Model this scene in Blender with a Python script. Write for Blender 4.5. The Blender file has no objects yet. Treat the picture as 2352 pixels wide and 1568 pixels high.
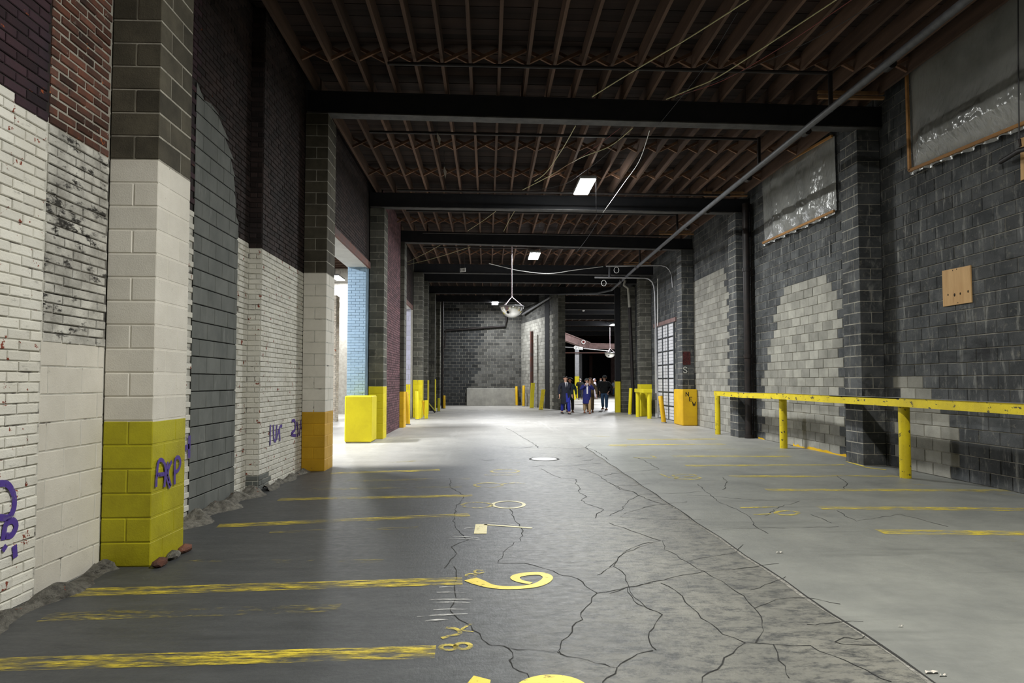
import bpy, bmesh, math, random
import numpy as np
from mathutils import Matrix, Vector, Euler

random.seed(7)
rng = np.random.default_rng(7)
SC = bpy.context.scene
COL = SC.collection

# ------------------------------------------------------------------ camera
F = 1480.0; CXP = 1176.0; CYP = 784.0; HC = 1.55
YAW = math.radians(2.167); PITCH = math.radians(2.29); SHIFT = 33.0
cam_d = bpy.data.cameras.new('camera'); cam = bpy.data.objects.new('camera', cam_d); COL.objects.link(cam)
cam.location = (0, 0, HC); cam.rotation_euler = (math.pi / 2 + PITCH, 0, -YAW)
cam_d.sensor_width = 36; cam_d.lens = F / 2352 * 36; cam_d.shift_y = SHIFT / 2352
cam_d.clip_end = 300; cam_d.clip_start = 0.05
SC.camera = cam

# ------------------------------------------------------------------ world, exposure
w = bpy.data.worlds.new('world'); SC.world = w; w.use_nodes = True
w.node_tree.nodes['Background'].inputs[0].default_value = (0.02, 0.022, 0.03, 1)
w.node_tree.nodes['Background'].inputs[1].default_value = 0.3
SC.view_settings.view_transform = 'Standard'; SC.view_settings.look = 'None'
SC.view_settings.exposure = 0.0; SC.view_settings.gamma = 1
SC.view_settings.use_curve_mapping = False
SC.cycles.use_denoising = True
SC.cycles.max_bounces = 7; SC.cycles.diffuse_bounces = 4; SC.cycles.glossy_bounces = 3
SC.cycles.transparent_max_bounces = 8
SC.cycles.caustics_reflective = False; SC.cycles.caustics_refractive = False
SC.cycles.sample_clamp_indirect = 5.0
# the ceiling lamps of the place: (x, y, z, radiance, colour)
COOL = (0.95, 0.97, 1.0); NEUT = (0.98, 1.0, 0.97); WARM = (1.0, 0.985, 0.92)
LAMPS = {
    'near':   (2.6, 2.9, 6.42, 480, WARM),
    'A':      (2.42, 15.9, 6.42, 430, NEUT),
    'B':      (1.76, 24.28, 6.30, 560, COOL),
    'C':      (0.44, 38.9, 6.28, 330, COOL),
    'D':      (10.5, 53.4, 6.28, 700, COOL),
    'hall':   (9.5, 42.5, 6.28, 900, COOL),
    'E':      (-6.87, 29.6, 6.28, 420, COOL),
    'F':      (-7.2, 15.4, 5.6, 850, COOL),
    'G':      (-9.0, 24.0, 6.0, 420, COOL),
}

# ------------------------------------------------------------------ pixel helpers (photo frame 2352 x 1568)
RV = np.array([math.cos(YAW), -math.sin(YAW), 0.0])
F0 = np.array([math.sin(YAW), math.cos(YAW), 0.0]); ZV = np.array([0, 0, 1.0])
FV = F0 * math.cos(PITCH) + ZV * math.sin(PITCH); UV = -F0 * math.sin(PITCH) + ZV * math.cos(PITCH)
CP = np.array([0, 0, HC])
def ray(px, py): return FV + RV * (px - CXP) / F + UV * (CYP + SHIFT - py) / F
def fl(px, py, z=0.0):
    d = ray(px, py); return Vector(CP + d * (z - HC) / d[2])
def wx(px, py, X):
    d = ray(px, py); return Vector(CP + d * X / d[0])
def wy(px, py, Y):
    d = ray(px, py); return Vector(CP + d * Y / d[1])
def pj(p):
    v = np.asarray(p, float) - CP; d = v @ FV
    d = max(d, 0.05)
    return CXP + F * (v @ RV) / d, CYP + SHIFT - F * (v @ UV) / d
def inpoly(x, y, poly):
    c = False; n = len(poly); j = n - 1
    for i in range(n):
        xi, yi = poly[i]; xj, yj = poly[j]
        if (yi > y) != (yj > y) and x < (xj - xi) * (y - yi) / (yj - yi) + xi: c = not c
        j = i
    return c

# ------------------------------------------------------------------ materials
MATS = {}
class NT:
    def __init__(s, name):
        s.m = bpy.data.materials.new(name); s.m.use_nodes = True; s.t = s.m.node_tree; s.n = s.t.nodes
        s.b = s.n['Principled BSDF']; s.out = s.n['Material Output']; MATS[name] = s.m
        s.pos = None
    def new(s, t, **k):
        x = s.n.new(t)
        for a, b in k.items(): setattr(x, a, b)
        return x
    def link(s, a, b): s.t.links.new(a, b)
    def P(s, scale=(1, 1, 1)):
        if s.pos is None: s.pos = s.new('ShaderNodeNewGeometry')
        if scale == (1, 1, 1): return s.pos.outputs['Position']
        v = s.new('ShaderNodeVectorMath', operation='MULTIPLY'); s.link(s.pos.outputs['Position'], v.inputs[0]); v.inputs[1].default_value = scale
        return v.outputs[0]
    def noise(s, scale=5, detail=4, rough=.6, vec=(1, 1, 1), lo=.35, hi=.65):
        n = s.new('ShaderNodeTexNoise'); s.link(s.P(vec), n.inputs['Vector'])
        n.inputs['Scale'].default_value = scale; n.inputs['Detail'].default_value = detail; n.inputs['Roughness'].default_value = rough
        r = s.new('ShaderNodeMapRange'); s.link(n.outputs['Fac'], r.inputs[0])
        r.inputs[1].default_value = lo; r.inputs[2].default_value = hi
        return r.outputs[0]
    def mix(s, fac, a, b):
        x = s.new('ShaderNodeMix', data_type='RGBA')
        if hasattr(fac, 'is_output'): s.link(fac, x.inputs[0])
        else: x.inputs[0].default_value = fac
        for v, i in ((a, 6), (b, 7)):
            if hasattr(v, 'is_output'): s.link(v, x.inputs[i])
            else: x.inputs[i].default_value = (*v, 1)
        return x.outputs[2]
    def math(s, op, a, b=0.0, clamp=False):
        x = s.new('ShaderNodeMath', operation=op, use_clamp=clamp)
        for v, i in ((a, 0), (b, 1)):
            if hasattr(v, 'is_output'): s.link(v, x.inputs[i])
            else: x.inputs[i].default_value = v
        return x.outputs[0]
    def rand(s):
        if s.pos is None: s.P()
        o = s.new('ShaderNodeObjectInfo')
        return s.math('FRACT', s.math('ADD', o.outputs['Random'], s.pos.outputs['Random Per Island']))
    def scale_col(s, col, f):
        x = s.new('ShaderNodeVectorMath', operation='SCALE')
        if hasattr(col, 'is_output'): s.link(col, x.inputs[0])
        else: x.inputs[0].default_value = col
        s.link(f, x.inputs['Scale']); return x.outputs[0]
    def base(s, c):
        if hasattr(c, 'is_output'): s.link(c, s.b.inputs['Base Color'])
        else: s.b.inputs['Base Color'].default_value = (*c, 1)
    def bump(s, h, strength=.3, dist=.01):
        x = s.new('ShaderNodeBump'); x.inputs['Strength'].default_value = strength; x.inputs['Distance'].default_value = dist
        s.link(h, x.inputs['Height']); s.link(x.outputs[0], s.b.inputs['Normal'])

def M(name, col, col2=None, ns=3.0, nv=(1, 1, 1), rand=.15, rough=.85, spec=.3, metal=0, bump=.25, bs=70, chips=(), dist=.006):
    """plain procedural surface: base colour blended with a second one by noise, piece-to-piece variation, patches, bump"""
    t = NT(name)
    c = col
    if col2: c = t.mix(t.noise(ns, 5, .65, nv), col, col2)
    if rand:
        f = t.math('ADD', t.math('MULTIPLY', t.rand(), 2 * rand), 1 - rand); c = t.scale_col(c, f)
    for (cc, sc, vec, lo, hi) in chips: c = t.mix(t.noise(sc, 4, .7, vec, lo, hi), c, cc)
    t.base(c); t.b.inputs['Roughness'].default_value = rough; t.b.inputs['Specular IOR Level'].default_value = spec
    t.b.inputs['Metallic'].default_value = metal
    if bump: t.bump(t.noise(bs, 4, .7, (1, 1, 1), .2, .8), bump, dist)
    return t.m

RED = (.19, .045, .025)
M('brick_white', (.78, .77, .71), (.68, .66, .59), 1.6, rand=.08, chips=[((.30, .29, .26), 11, (1, .6, 2.2), .60, .78), ((.24, .06, .035), 8, (1, 1, 1), .632, .65)], bump=.5, bs=45)
M('brick_sooty', (.66, .65, .60), (.36, .35, .32), 5, rand=.12, chips=[((.045, .043, .04), 6, (1, .7, 1.6), .56, .64)], bump=.8, bs=40)
M('brick_red', (.052, .024, .030), (.026, .017, .024), 1.2, rand=.40, chips=[((.30, .07, .02), 4.1, (1, 1, 2), .66, .69)], bump=.5, bs=40)
M('brick_dark', (.035, .022, .020), (.022, .016, .016), 1.2, rand=.45, chips=[((.22, .07, .03), 3.1, (1, 1, 2), .74, .77)], bump=.5, bs=40)
M('brick_rough', (.15, .060, .040), (.07, .045, .038), 6, rand=.5, chips=[((.5, .14, .04), 3.5, (1, 1, 1), .64, .68), ((.45, .43, .38), 8, (1, 1, 1), .64, .72)], bump=.8, bs=40)
M('brick_purple', (.16, .080, .088), (.095, .052, .062), 4, rand=.35, bump=.6, bs=40)
M('brick_blue', (.30, .42, .54), (.26, .37, .48), 2, rand=.07, rough=.6, bump=.4, bs=40)
M('brick_lilac', (.50, .50, .62), (.42, .42, .52), 2, rand=.07, rough=.6, bump=.4, bs=40)
M('brick_pale', (.62, .57, .48), (.42, .36, .28), 3, rand=.15, chips=[((.28, .10, .05), 5, (1, 1, 1), .62, .68)], bump=.5)
M('mortar_white', (.66, .65, .59), (.42, .41, .37), 4, rand=0, chips=[((.10, .09, .08), 6, (1, .6, 1.3), .56, .66)])
M('mortar_sooty', (.05, .047, .043), (.3, .29, .26), 5, rand=0)
M('mortar_dark', (.018, .014, .014), (.03, .025, .024), 4, rand=0)
M('mortar_pale', (.42, .40, .35), (.30, .28, .24), 6, rand=0)
M('mortar_grey', (.42, .40, .34), (.24, .225, .19), 6, rand=0)
M('mortar_blue', (.22, .31, .40), (.12, .17, .22), 3, rand=0)
M('cmu_white', (.76, .73, .66), (.68, .65, .58), 3, rand=.05, bump=.4, bs=90, chips=[((.40, .38, .33), 14, (1, 1, 1), .66, .8)])
M('cmu_bare', (.098, .088, .064), (.060, .054, .040), 4, rand=.30, bump=.5, bs=90)
M('cmu_pier', (.115, .112, .092), (.065, .065, .056), 4, rand=.35, bump=.5, bs=90, chips=[((.26, .245, .20), 3, (1, 1, .5), .62, .78)])
M('cmu_grey', (.185, .195, .185), (.135, .145, .138), 3.5, (1, 1, .6), rand=.10, bump=.3, bs=110, chips=[((.29, .30, .285), 2.0, (2, 2, .6), .60, .8)])
M('cmu_dark', (.098, .102, .105), (.045, .049, .053), 2.2, rand=.26, bump=.6, bs=70, chips=[((.34, .34, .32), 3.4, (1, 3.0, .5), .56, .80), ((.24, .23, .19), 9, (1, 1, 1), .58, .85), ((.022, .023, .025), 1.3, (1, .6, 1.5), .58, .75)])
M('cmu_light', (.36, .35, .31), (.26, .255, .225), 3, rand=.22, bump=.5, bs=80, chips=[((.42, .41, .38), 2, (1, 1, 1), .6, .85)])
M('cmu_back', (.10, .10, .092), (.07, .07, .065), 3, rand=.4, bump=.4, chips=[((.2, .2, .19), 2, (1, 1, 1), .62, .85)])
M('cmu_backdark', (.035, .037, .037), (.022, .024, .025), 3, rand=.4, bump=.4)
M('cmu_blackpaint', (.02, .02, .022), (.012, .012, .013), 3, rand=.4, bump=.4)
YEL = dict(rand=.05, rough=.55, spec=.4, bump=.35, bs=60)
M('yellow_olive', (.46, .42, .008), (.34, .30, .006), 2.2, chips=[((.14, .13, .03), 3, (1, 1, .6), .64, .8)], **YEL)
M('yellow_orange', (.60, .34, .012), (.50, .28, .010), 2.2, chips=[((.12, .08, .03), 9, (1, 1, 1), .70, .74)], **YEL)
M('yellow_bright', (.80, .68, .012), (.70, .58, .010), 2.2, chips=[((.18, .16, .08), 8, (1, 1, 1), .70, .76)], **YEL)
M('yellow_amber', (.80, .50, .010), (.68, .40, .010), 2.2, chips=[((.12, .09, .03), 9, (1, 1, 1), .68, .74)], **YEL)
M('yellow_rail', (.78, .62, .010), (.62, .48, .012), 3, chips=[((.05, .045, .03), 12, (1, .5, 1), .60, .63)], **YEL)
M('steel_black', (.010, .011, .014), (.016, .016, .018), 3, rand=.1, rough=.7, spec=.25, bump=.1)
M('steel_flange', (.075, .072, .072), (.035, .034, .035), 4, rand=.1, rough=.6, bump=.15)
M('steel_rust', (.16, .065, .045), (.10, .075, .075), 3, rand=.1, rough=.75, bump=.3)
M('steel_rustpale', (.30, .20, .19), (.20, .13, .12), 3, rand=.1, rough=.75, bump=.3)
M('steel_grey', (.30, .30, .31), (.22, .22, .23), 6, rand=.05, rough=.4, metal=.6, bump=.1)
M('pipe_black', (.012, .011, .012), (.025, .018, .016), 5, rand=0, rough=.5, bump=.1)
M('pipe_grey', (.10, .105, .115), (.07, .07, .075), 9, rand=0, rough=.5, bump=.15)
M('pipe_pale', (.48, .47, .42), (.34, .33, .28), 5, rand=0, rough=.5, bump=.1)
M('conduit', (.42, .42, .43), (.34, .34, .35), 8, rand=0, rough=.35, metal=.5, bump=0)
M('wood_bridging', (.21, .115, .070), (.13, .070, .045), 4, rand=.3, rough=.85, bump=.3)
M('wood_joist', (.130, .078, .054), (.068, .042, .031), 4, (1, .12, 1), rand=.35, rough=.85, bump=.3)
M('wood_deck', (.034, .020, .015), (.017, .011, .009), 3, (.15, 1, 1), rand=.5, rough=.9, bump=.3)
M('wood_new', (.26, .15, .07), (.19, .10, .045), 3, (1, .2, 1), rand=.25, rough=.7, bump=.2)
M('wood_lath', (.50, .26, .09), (.34, .17, .06), 6, (1, .15, 1), rand=.1, rough=.7, bump=.2)
M('plywood', (.66, .42, .19), (.54, .32, .13), 5, (1, 1.5, .18), rand=0, rough=.65, bump=.15, chips=[((.34, .17, .06), 4, (1, 3, .25), .66, .72)])
M('hole_dark', (.03, .02, .012), rand=0, bump=0)
M('roof_slab', (.03, .02, .016), rand=0, bump=0)
M('white_metal', (.78, .78, .80), (.70, .70, .73), 6, rand=.04, rough=.45, bump=.05)
M('door_frame', (.10, .11, .12), (.06, .065, .07), 4, rand=.1, rough=.5, metal=.3, bump=.1)
M('concrete_smooth', (.36, .35, .31), (.25, .245, .22), 2, rand=0, bump=.3)
M('concrete_pale', (.55, .55, .54), (.46, .46, .45), 2, rand=0, bump=.2)
M('rubble', (.24, .23, .20), (.09, .085, .075), 14, rand=.3, bump=1.0, bs=40, chips=[((.3, .09, .05), 9, (1, 1, 1), .66, .7), ((.6, .45, .03), 7, (1, 1, 1), .70, .73)], dist=.02)
M('manhole', (.80, .80, .78), (.62, .62, .61), 8, rand=0, rough=.5, bump=.4)
M('crack', (.026, .026, .025), rand=0, bump=0)
M('crack_edge', (.30, .29, .26), (.10, .10, .09), 30, rand=0, bump=0)
M('paper', (.62, .58, .52), rand=.1, bump=0)
M('sign_white', (.78, .78, .76), rand=0, rough=.5, bump=0)
M('ink_black', (.012, .012, .014), rand=0, bump=0)
M('ink_grey', (.12, .12, .12), rand=0, bump=0)
M('ink_red', (.22, .018, .018), (.10, .02, .02), 9, rand=0, bump=0)
M('ink_chalk', (.6, .6, .57), rand=0, bump=0)
M('cable_yellow', (.55, .50, .28), rand=0, rough=.5, bump=0)
M('cable_red', (.30, .08, .07), rand=0, rough=.5, bump=0)
M('cable_dark', (.06, .06, .065), rand=0, rough=.5, bump=0)
M('cable_white', (.72, .72, .70), rand=0, rough=.5, bump=0)
M('lamp_housing', (.30, .31, .32), rand=0, rough=.5, bump=0)
M('rod_pink', (.62, .52, .55), rand=0, rough=.4, metal=.3, bump=0)
# people
M('skin_light', (.56, .32, .23), rand=0, rough=.6, bump=0)
M('skin_brown', (.26, .13, .08), rand=0, rough=.6, bump=0)
M('cloth_coat', (.016, .018, .030), (.024, .026, .040), 9, rand=0, rough=.9, bump=.2)
M('cloth_navy', (.020, .024, .15), (.03, .035, .19), 9, rand=0, rough=.85, bump=.2)
M('cloth_bluesuit', (.02, .03, .28), (.03, .04, .34), 9, rand=0, rough=.7, bump=.2)
M('cloth_black', (.010, .011, .012), (.016, .018, .018), 9, rand=0, rough=.9, bump=.2)
M('cloth_jean', (.035, .075, .15), (.05, .10, .19), 9, rand=0, rough=.9, bump=.2)
M('cloth_khaki', (.50, .36, .20), (.42, .30, .16), 9, rand=0, rough=.9, bump=.2)
M('cloth_olive', (.10, .07, .04), (.16, .11, .06), 9, rand=0, rough=.9, bump=.2)
M('cloth_grey', (.52, .48, .55), (.44, .41, .47), 9, rand=0, rough=.9, bump=.2)
M('cloth_green', (.018, .04, .036), (.025, .05, .045), 9, rand=0, rough=.9, bump=.2)
M('cloth_pale', (.45, .52, .66), rand=0, rough=.9, bump=0)
M('cloth_shirt', (.78, .76, .80), rand=0, rough=.8, bump=0)
M('shoe_dark', (.02, .018, .016), rand=0, rough=.4, bump=0)
M('shoe_brown', (.22, .09, .05), rand=0, rough=.5, bump=0)
M('hair_dark', (.012, .010, .009), rand=0, rough=.6, bump=.5, bs=120)
M('hair_brown', (.22, .10, .04), (.12, .05, .02), 30, rand=0, rough=.55, bump=.5, bs=120)
M('hair_grey', (.20, .19, .18), rand=0, rough=.6, bump=.5, bs=120)
M('cap_knit', (.05, .06, .065), (.09, .10, .105), 40, rand=0, rough=.95, bump=.3)
M('eye_dark', (.015, .012, .010), rand=0, rough=.3, bump=0)
M('lip', (.34, .12, .10), rand=0, rough=.5, bump=0)

def emat(name, col, s):
    t = NT(name); t.base((.8, .8, .8)); t.b.inputs['Emission Color'].default_value = (*col, 1); t.b.inputs['Emission Strength'].default_value = s
    return t.m
M('tail_glow', (.5, .2, .15), rand=0, bump=0)

def floor_mat():
    t = NT('floor_concrete')
    sep = t.new('ShaderNodeSeparateXYZ'); t.link(t.P(), sep.inputs[0]); X, Y = sep.outputs[0], sep.outputs[1]
    wob = t.math('MULTIPLY', t.noise(.8, 4, .6, (1, 1, 1), 0, 1), 1.6)
    def ramp(v, a, b):
        r = t.new('ShaderNodeMapRange', interpolation_type='SMOOTHSTEP'); t.link(v, r.inputs[0]); r.inputs[1].default_value = a; r.inputs[2].default_value = b
        return r.outputs[0]
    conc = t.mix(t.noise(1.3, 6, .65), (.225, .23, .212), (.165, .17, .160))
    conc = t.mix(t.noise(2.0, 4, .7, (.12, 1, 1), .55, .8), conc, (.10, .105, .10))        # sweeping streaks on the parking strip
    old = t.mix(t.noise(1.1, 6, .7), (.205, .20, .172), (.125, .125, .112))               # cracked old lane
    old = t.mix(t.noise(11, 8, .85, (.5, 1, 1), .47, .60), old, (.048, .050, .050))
    seal_shade = t.mix(t.noise(7, 6, .8, (.22, 1, 1), .3, .7), (.040, .043, .046), (.075, .079, .081))  # sealed bays along the left wall, darkened further by painted-in shade
    pale = t.mix(t.noise(.9, 6, .7), (.48, .465, .43), (.36, .35, .325))                    # paler slab further in
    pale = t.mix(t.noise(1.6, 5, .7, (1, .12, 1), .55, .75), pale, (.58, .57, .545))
    lane = t.mix(ramp(t.math('ADD', X, wob), .55, 2.2), seal_shade, old)
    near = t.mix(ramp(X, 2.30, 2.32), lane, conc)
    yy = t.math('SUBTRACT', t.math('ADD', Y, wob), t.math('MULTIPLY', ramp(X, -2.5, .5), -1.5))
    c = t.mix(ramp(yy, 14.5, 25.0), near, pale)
    leftlit = t.math('MULTIPLY', ramp(Y, 11.6, 12.4), t.math('SUBTRACT', 1.0, ramp(X, -2.2, .2)))  # pale left floor, partly the side room's light pool painted in
    c = t.mix(leftlit, c, pale)
    t.base(c)
    r = t.noise(18, 6, .8, (.5, 1, 1), .3, .7)
    rg = t.new('ShaderNodeMapRange'); t.link(r, rg.inputs[0]); rg.inputs[3].default_value = .36; rg.inputs[4].default_value = .60
    t.link(rg.outputs[0], t.b.inputs['Roughness']); t.b.inputs['Specular IOR Level'].default_value = .5
    t.bump(t.noise(35, 6, .75, (1, .7, 1), .2, .8), .35, .006)
    return t.m
floor_mat()

def decal(name, col, lo, hi, scale=7, vec=(.12, 1, 1), rough=.5, wear=(.30, .42)):
    t = NT(name); t.base(col); t.b.inputs['Roughness'].default_value = rough
    a = t.math('MULTIPLY', t.noise(scale, 6, .75, vec, lo, hi), t.noise(26, 5, .75, (vec[0] * .55, 1, 1), wear[0], wear[1]))
    t.link(a, t.b.inputs['Alpha']); return t.m
decal('paint_solid', (.80, .62, .06), .20, .34, 9, (1, 1, 1))
decal('paint_cream', (.82, .74, .40), .22, .38, 9, (1, 1, 1))
decal('paint_worn', (.74, .58, .05), .38, .58, 3.2, (.30, 1, 1), wear=(.40, .60))
decal('paint_faint', (.50, .40, .06), .48, .66, 2.6, (.45, 1, 1), wear=(.46, .62))
decal('paint_thin', (.62, .50, .07), .42, .60, 12, (.6, 1, 1))
decal('paint_white', (.62, .62, .60), .40, .60, 14, (.3, 1, 1))
decal('spray_purple', (.085, .045, .30), .15, .45, 12, (1, 1, 1), .6)
decal('stain_red', (.085, .014, .014), .30, .6, 12, (1, 1, 1), .7)

def film_mat():
    t = NT('plastic_film')
    t.base(t.mix(t.noise(1.2, 5, .6), (.38, .385, .37), (.25, .255, .245)))
    t.b.inputs['Roughness'].default_value = .20; t.b.inputs['Specular IOR Level'].default_value = .9
    t.b.inputs['Alpha'].default_value = .90
    t.bump(t.noise(9, 3, .6, (1, 1.6, .7), .2, .8), .5, .02)
    return t.m
film_mat()
def mirror_mat():
    t = NT('mirror_dome'); t.base((.80, .80, .78)); t.b.inputs['Metallic'].default_value = .92; t.b.inputs['Roughness'].default_value = .13
    return t.m
mirror_mat()

# ------------------------------------------------------------------ mesh helpers
class MB:
    def __init__(s): s.v = []; s.f = []; s.m = []; s.mats = []; s.sm = []
    def mi(s, m):
        if m not in s.mats: s.mats.append(m)
        return s.mats.index(m)
    def face(s, pts, mat, smooth=False):
        b = len(s.v); s.v += [tuple(p) for p in pts]; s.f.append(tuple(range(b, b + len(pts)))); s.m.append(s.mi(mat)); s.sm.append(smooth)
    def raw(s, vs, fs, mat, smooth=False):
        b = len(s.v); s.v += [tuple(p) for p in vs]; k = s.mi(mat)
        for f in fs: s.f.append(tuple(i + b for i in f)); s.m.append(k); s.sm.append(smooth)
    def box(s, x0, x1, y0, y1, z0, z1, mat, mtx=None, taper=0):
        t = taper
        vs = [(x0, y0, z0), (x1, y0, z0), (x1, y1, z0), (x0, y1, z0), (x0 + t, y0 + t, z1), (x1 - t, y0 + t, z1), (x1 - t, y1 - t, z1), (x0 + t, y1 - t, z1)]
        if mtx is not None: vs = [tuple(mtx @ Vector(p)) for p in vs]
        s.raw(vs, [(0, 3, 2, 1), (4, 5, 6, 7), (0, 1, 5, 4), (1, 2, 6, 5), (2, 3, 7, 6), (3, 0, 4, 7)], mat)
    def cbox(s, x0, x1, y0, y1, z0, z1, mat, c=.01, mtx=None):
        bm = bmesh.new(); bmesh.ops.create_cube(bm, size=1)
        bmesh.ops.scale(bm, vec=(x1 - x0, y1 - y0, z1 - z0), verts=bm.verts)
        bmesh.ops.translate(bm, vec=((x0 + x1) / 2, (y0 + y1) / 2, (z0 + z1) / 2), verts=bm.verts)
        bmesh.ops.bevel(bm, geom=bm.edges[:], offset=c, segments=1, affect='EDGES')
        s.bm(bm, mat, mtx); bm.free()
    def bm(s, bm, mat, mtx=None, smooth=False):
        bm.verts.index_update()
        vs = [(mtx @ v.co if mtx is not None else v.co)[:] for v in bm.verts]
        s.raw(vs, [tuple(v.index for v in f.verts) for f in bm.faces], mat, smooth)
    def tube(s, pts, r, mat, n=8, cap=True, smooth=True):
        pts = [Vector(p) for p in pts]; k = len(pts)
        rs = r if isinstance(r, (list, tuple)) else [r] * k
        vs = []; up = None
        for i, p in enumerate(pts):
            d = (pts[min(i + 1, k - 1)] - pts[max(i - 1, 0)]).normalized()
            if up is None: up = Vector((0, 0, 1)) if abs(d.z) < .9 else Vector((1, 0, 0))
            a = d.cross(up).normalized(); b = a.cross(d).normalized(); up = b
            for j in range(n):
                t = 2 * math.pi * j / n; vs.append(p + (a * math.cos(t) + b * math.sin(t)) * rs[i])
        fs = [(i * n + j, i * n + (j + 1) % n, (i + 1) * n + (j + 1) % n, (i + 1) * n + j) for i in range(k - 1) for j in range(n)]
        s.raw(vs, fs, mat, smooth)
        if cap:
            s.face([vs[j] for j in range(n)][::-1], mat); s.face([vs[(k - 1) * n + j] for j in range(n)], mat)
    def lathe(s, prof, mat, n=24, mtx=None, smooth=True):
        vs = [(r * math.cos(2 * math.pi * j / n), r * math.sin(2 * math.pi * j / n), z) for r, z in prof for j in range(n)]
        if mtx is not None: vs = [tuple(mtx @ Vector(p)) for p in vs]
        fs = [(i * n + j, i * n + (j + 1) % n, (i + 1) * n + (j + 1) % n, (i + 1) * n + j) for i in range(len(prof) - 1) for j in range(n)]
        s.raw(vs, fs, mat, smooth)
    def ribbon(s, pts, wid, mat, nrm=(0, 0, 1), off=.003):
        """flat painted stroke along 3D points lying on a surface with normal nrm"""
        pts = [Vector(p) for p in pts]; n = Vector(nrm); k = len(pts)
        ws = wid if isinstance(wid, (list, tuple)) else [wid] * k
        L = []; Rr = []
        for i, p in enumerate(pts):
            d = (pts[min(i + 1, k - 1)] - pts[max(i - 1, 0)]); a = d.cross(n)
            a = a.normalized() * ws[i] / 2 if a.length > 1e-9 else Vector((0, 0, 0))
            L.append(p + a + n * off); Rr.append(p - a + n * off)
        s.raw(L + Rr, [(i, i + 1, k + i + 1, k + i) for i in range(k - 1)], mat)
    def build(s, name, parent=None, loc=None):
        me = bpy.data.meshes.new(name)
        o_ = Vector(loc) if loc is not None else Vector((0, 0, 0))
        me.from_pydata([tuple(Vector(v) - o_) for v in s.v], [], s.f)
        for m in s.mats: me.materials.append(MATS[m])
        me.polygons.foreach_set('material_index', s.m); me.polygons.foreach_set('use_smooth', s.sm)
        me.update()
        o = bpy.data.objects.new(name, me); COL.objects.link(o); o.location = o_
        if parent is not None: attach(o, parent)
        return o
def attach(o, parent):
    o.parent = parent; o.matrix_parent_inverse = Matrix.Translation(-wloc(parent))
def wloc(o):
    # every parent carries only a translation, kept in world space through the parent inverse
    return Vector(o.location)
def tag(o, label=None, cat=None, group=None, kind=None):
    if label: o['label'] = label
    if cat: o['category'] = cat
    if group: o['group'] = group
    if kind: o['kind'] = kind
    return o
def empty(name, loc, label, cat, group=None, kind=None):
    o = bpy.data.objects.new(name, None); o.empty_display_size = .2; COL.objects.link(o); o.location = loc
    return tag(o, label, cat, group, kind)
def setmat(o, m): o.data.materials.clear(); o.data.materials.append(MATS[m])
def spline(pts, n=6):
    pts = [Vector(p) for p in pts]; out = []
    for i in range(len(pts) - 1):
        p0 = pts[max(i - 1, 0)]; p1 = pts[i]; p2 = pts[i + 1]; p3 = pts[min(i + 2, len(pts) - 1)]
        for k in range(n):
            t = k / n
            out.append(.5 * ((2 * p1) + (-p0 + p2) * t + (2 * p0 - 5 * p1 + 4 * p2 - p3) * t * t + (-p0 + 3 * p1 - 3 * p2 + p3) * t ** 3))
    out.append(pts[-1]); return out

# ------------------------------------------------------------------ masonry: every brick and block is real geometry
POOL = []
TPL = {}
def template(kind, sx, sy, sz):
    key = (kind, round(sx, 2), round(sy, 2), round(sz, 3))
    if key in TPL: return TPL[key]
    c = {'brick': .005, 'block': .006, 'solid': .006}[kind]
    hx, hy, hz = sx / 2, sy / 2, sz / 2
    if kind == 'solid':
        bm = bmesh.new(); bmesh.ops.create_cube(bm, size=1); bmesh.ops.scale(bm, vec=(sx, sy, sz), verts=bm.verts)
        bmesh.ops.bevel(bm, geom=bm.edges[:], offset=c, segments=1, affect='EDGES'); bm.verts.index_update()
        vs = [v.co[:] for v in bm.verts]; fs = [tuple(v.index for v in f.verts) for f in bm.faces]; bm.free()
    else:   # front face at -y, chamfer and sides, open at the back
        vs = []
        for (x, y, z) in ((hx - c, -hy, hz - c), (hx, -hy + c, hz), (hx, hy, hz)):
            vs += [(-x, y, -z), (x, y, -z), (x, y, z), (-x, y, z)]
        fs = [(0, 1, 2, 3)] + [(i, 4 + i, 4 + (i + 1) % 4, (i + 1) % 4) for i in range(4)] + [(4 + i, 8 + i, 8 + (i + 1) % 4, 4 + (i + 1) % 4) for i in range(4)]
    me = bpy.data.meshes.new(kind); me.from_pydata(vs, [], fs); me.update(); me.materials.append(None)
    TPL[key] = (me, np.array(vs), fs); return TPL[key]
def piece(parent, name, kind, loc, u, v, size, mat):
    """u: along, v: into the wall"""
    u = np.asarray(u, float); v = np.asarray(v, float)
    POOL.append((parent, name, kind, np.asarray(loc, float), u, v, size, mat))
def masonry(parent, name, origin, n, length, z0, z1, bw, bh, matfn, kind='block', joint=.010, depth=.05, proud=.008, jit=.002, phase=0., half=True):
    n = np.array(n, float); v = -n; u = np.cross(v, ZV); origin = np.array(origin, float)
    nr = int(round((z1 - z0) / bh))
    for r in range(nr):
        z = z0 + (r + .5) * bh
        off = (bw / 2 if r % 2 else 0) + phase
        a = -(off % bw)
        while a < length - .02:
            s0 = max(a, 0); s1 = min(a + bw, length)
            if s1 - s0 > .04:
                c = origin + u * (s0 + s1) / 2 + ZV * z
                m = matfn(c, r)
                if m:
                    d = depth; cc = c + n * (proud - d / 2 + random.uniform(-jit, jit)); cc[2] += 0
                    piece(parent, name, kind, cc, u, v, (round(s1 - s0 - joint, 3), d, bh - joint), m)
            a += bw
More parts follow.
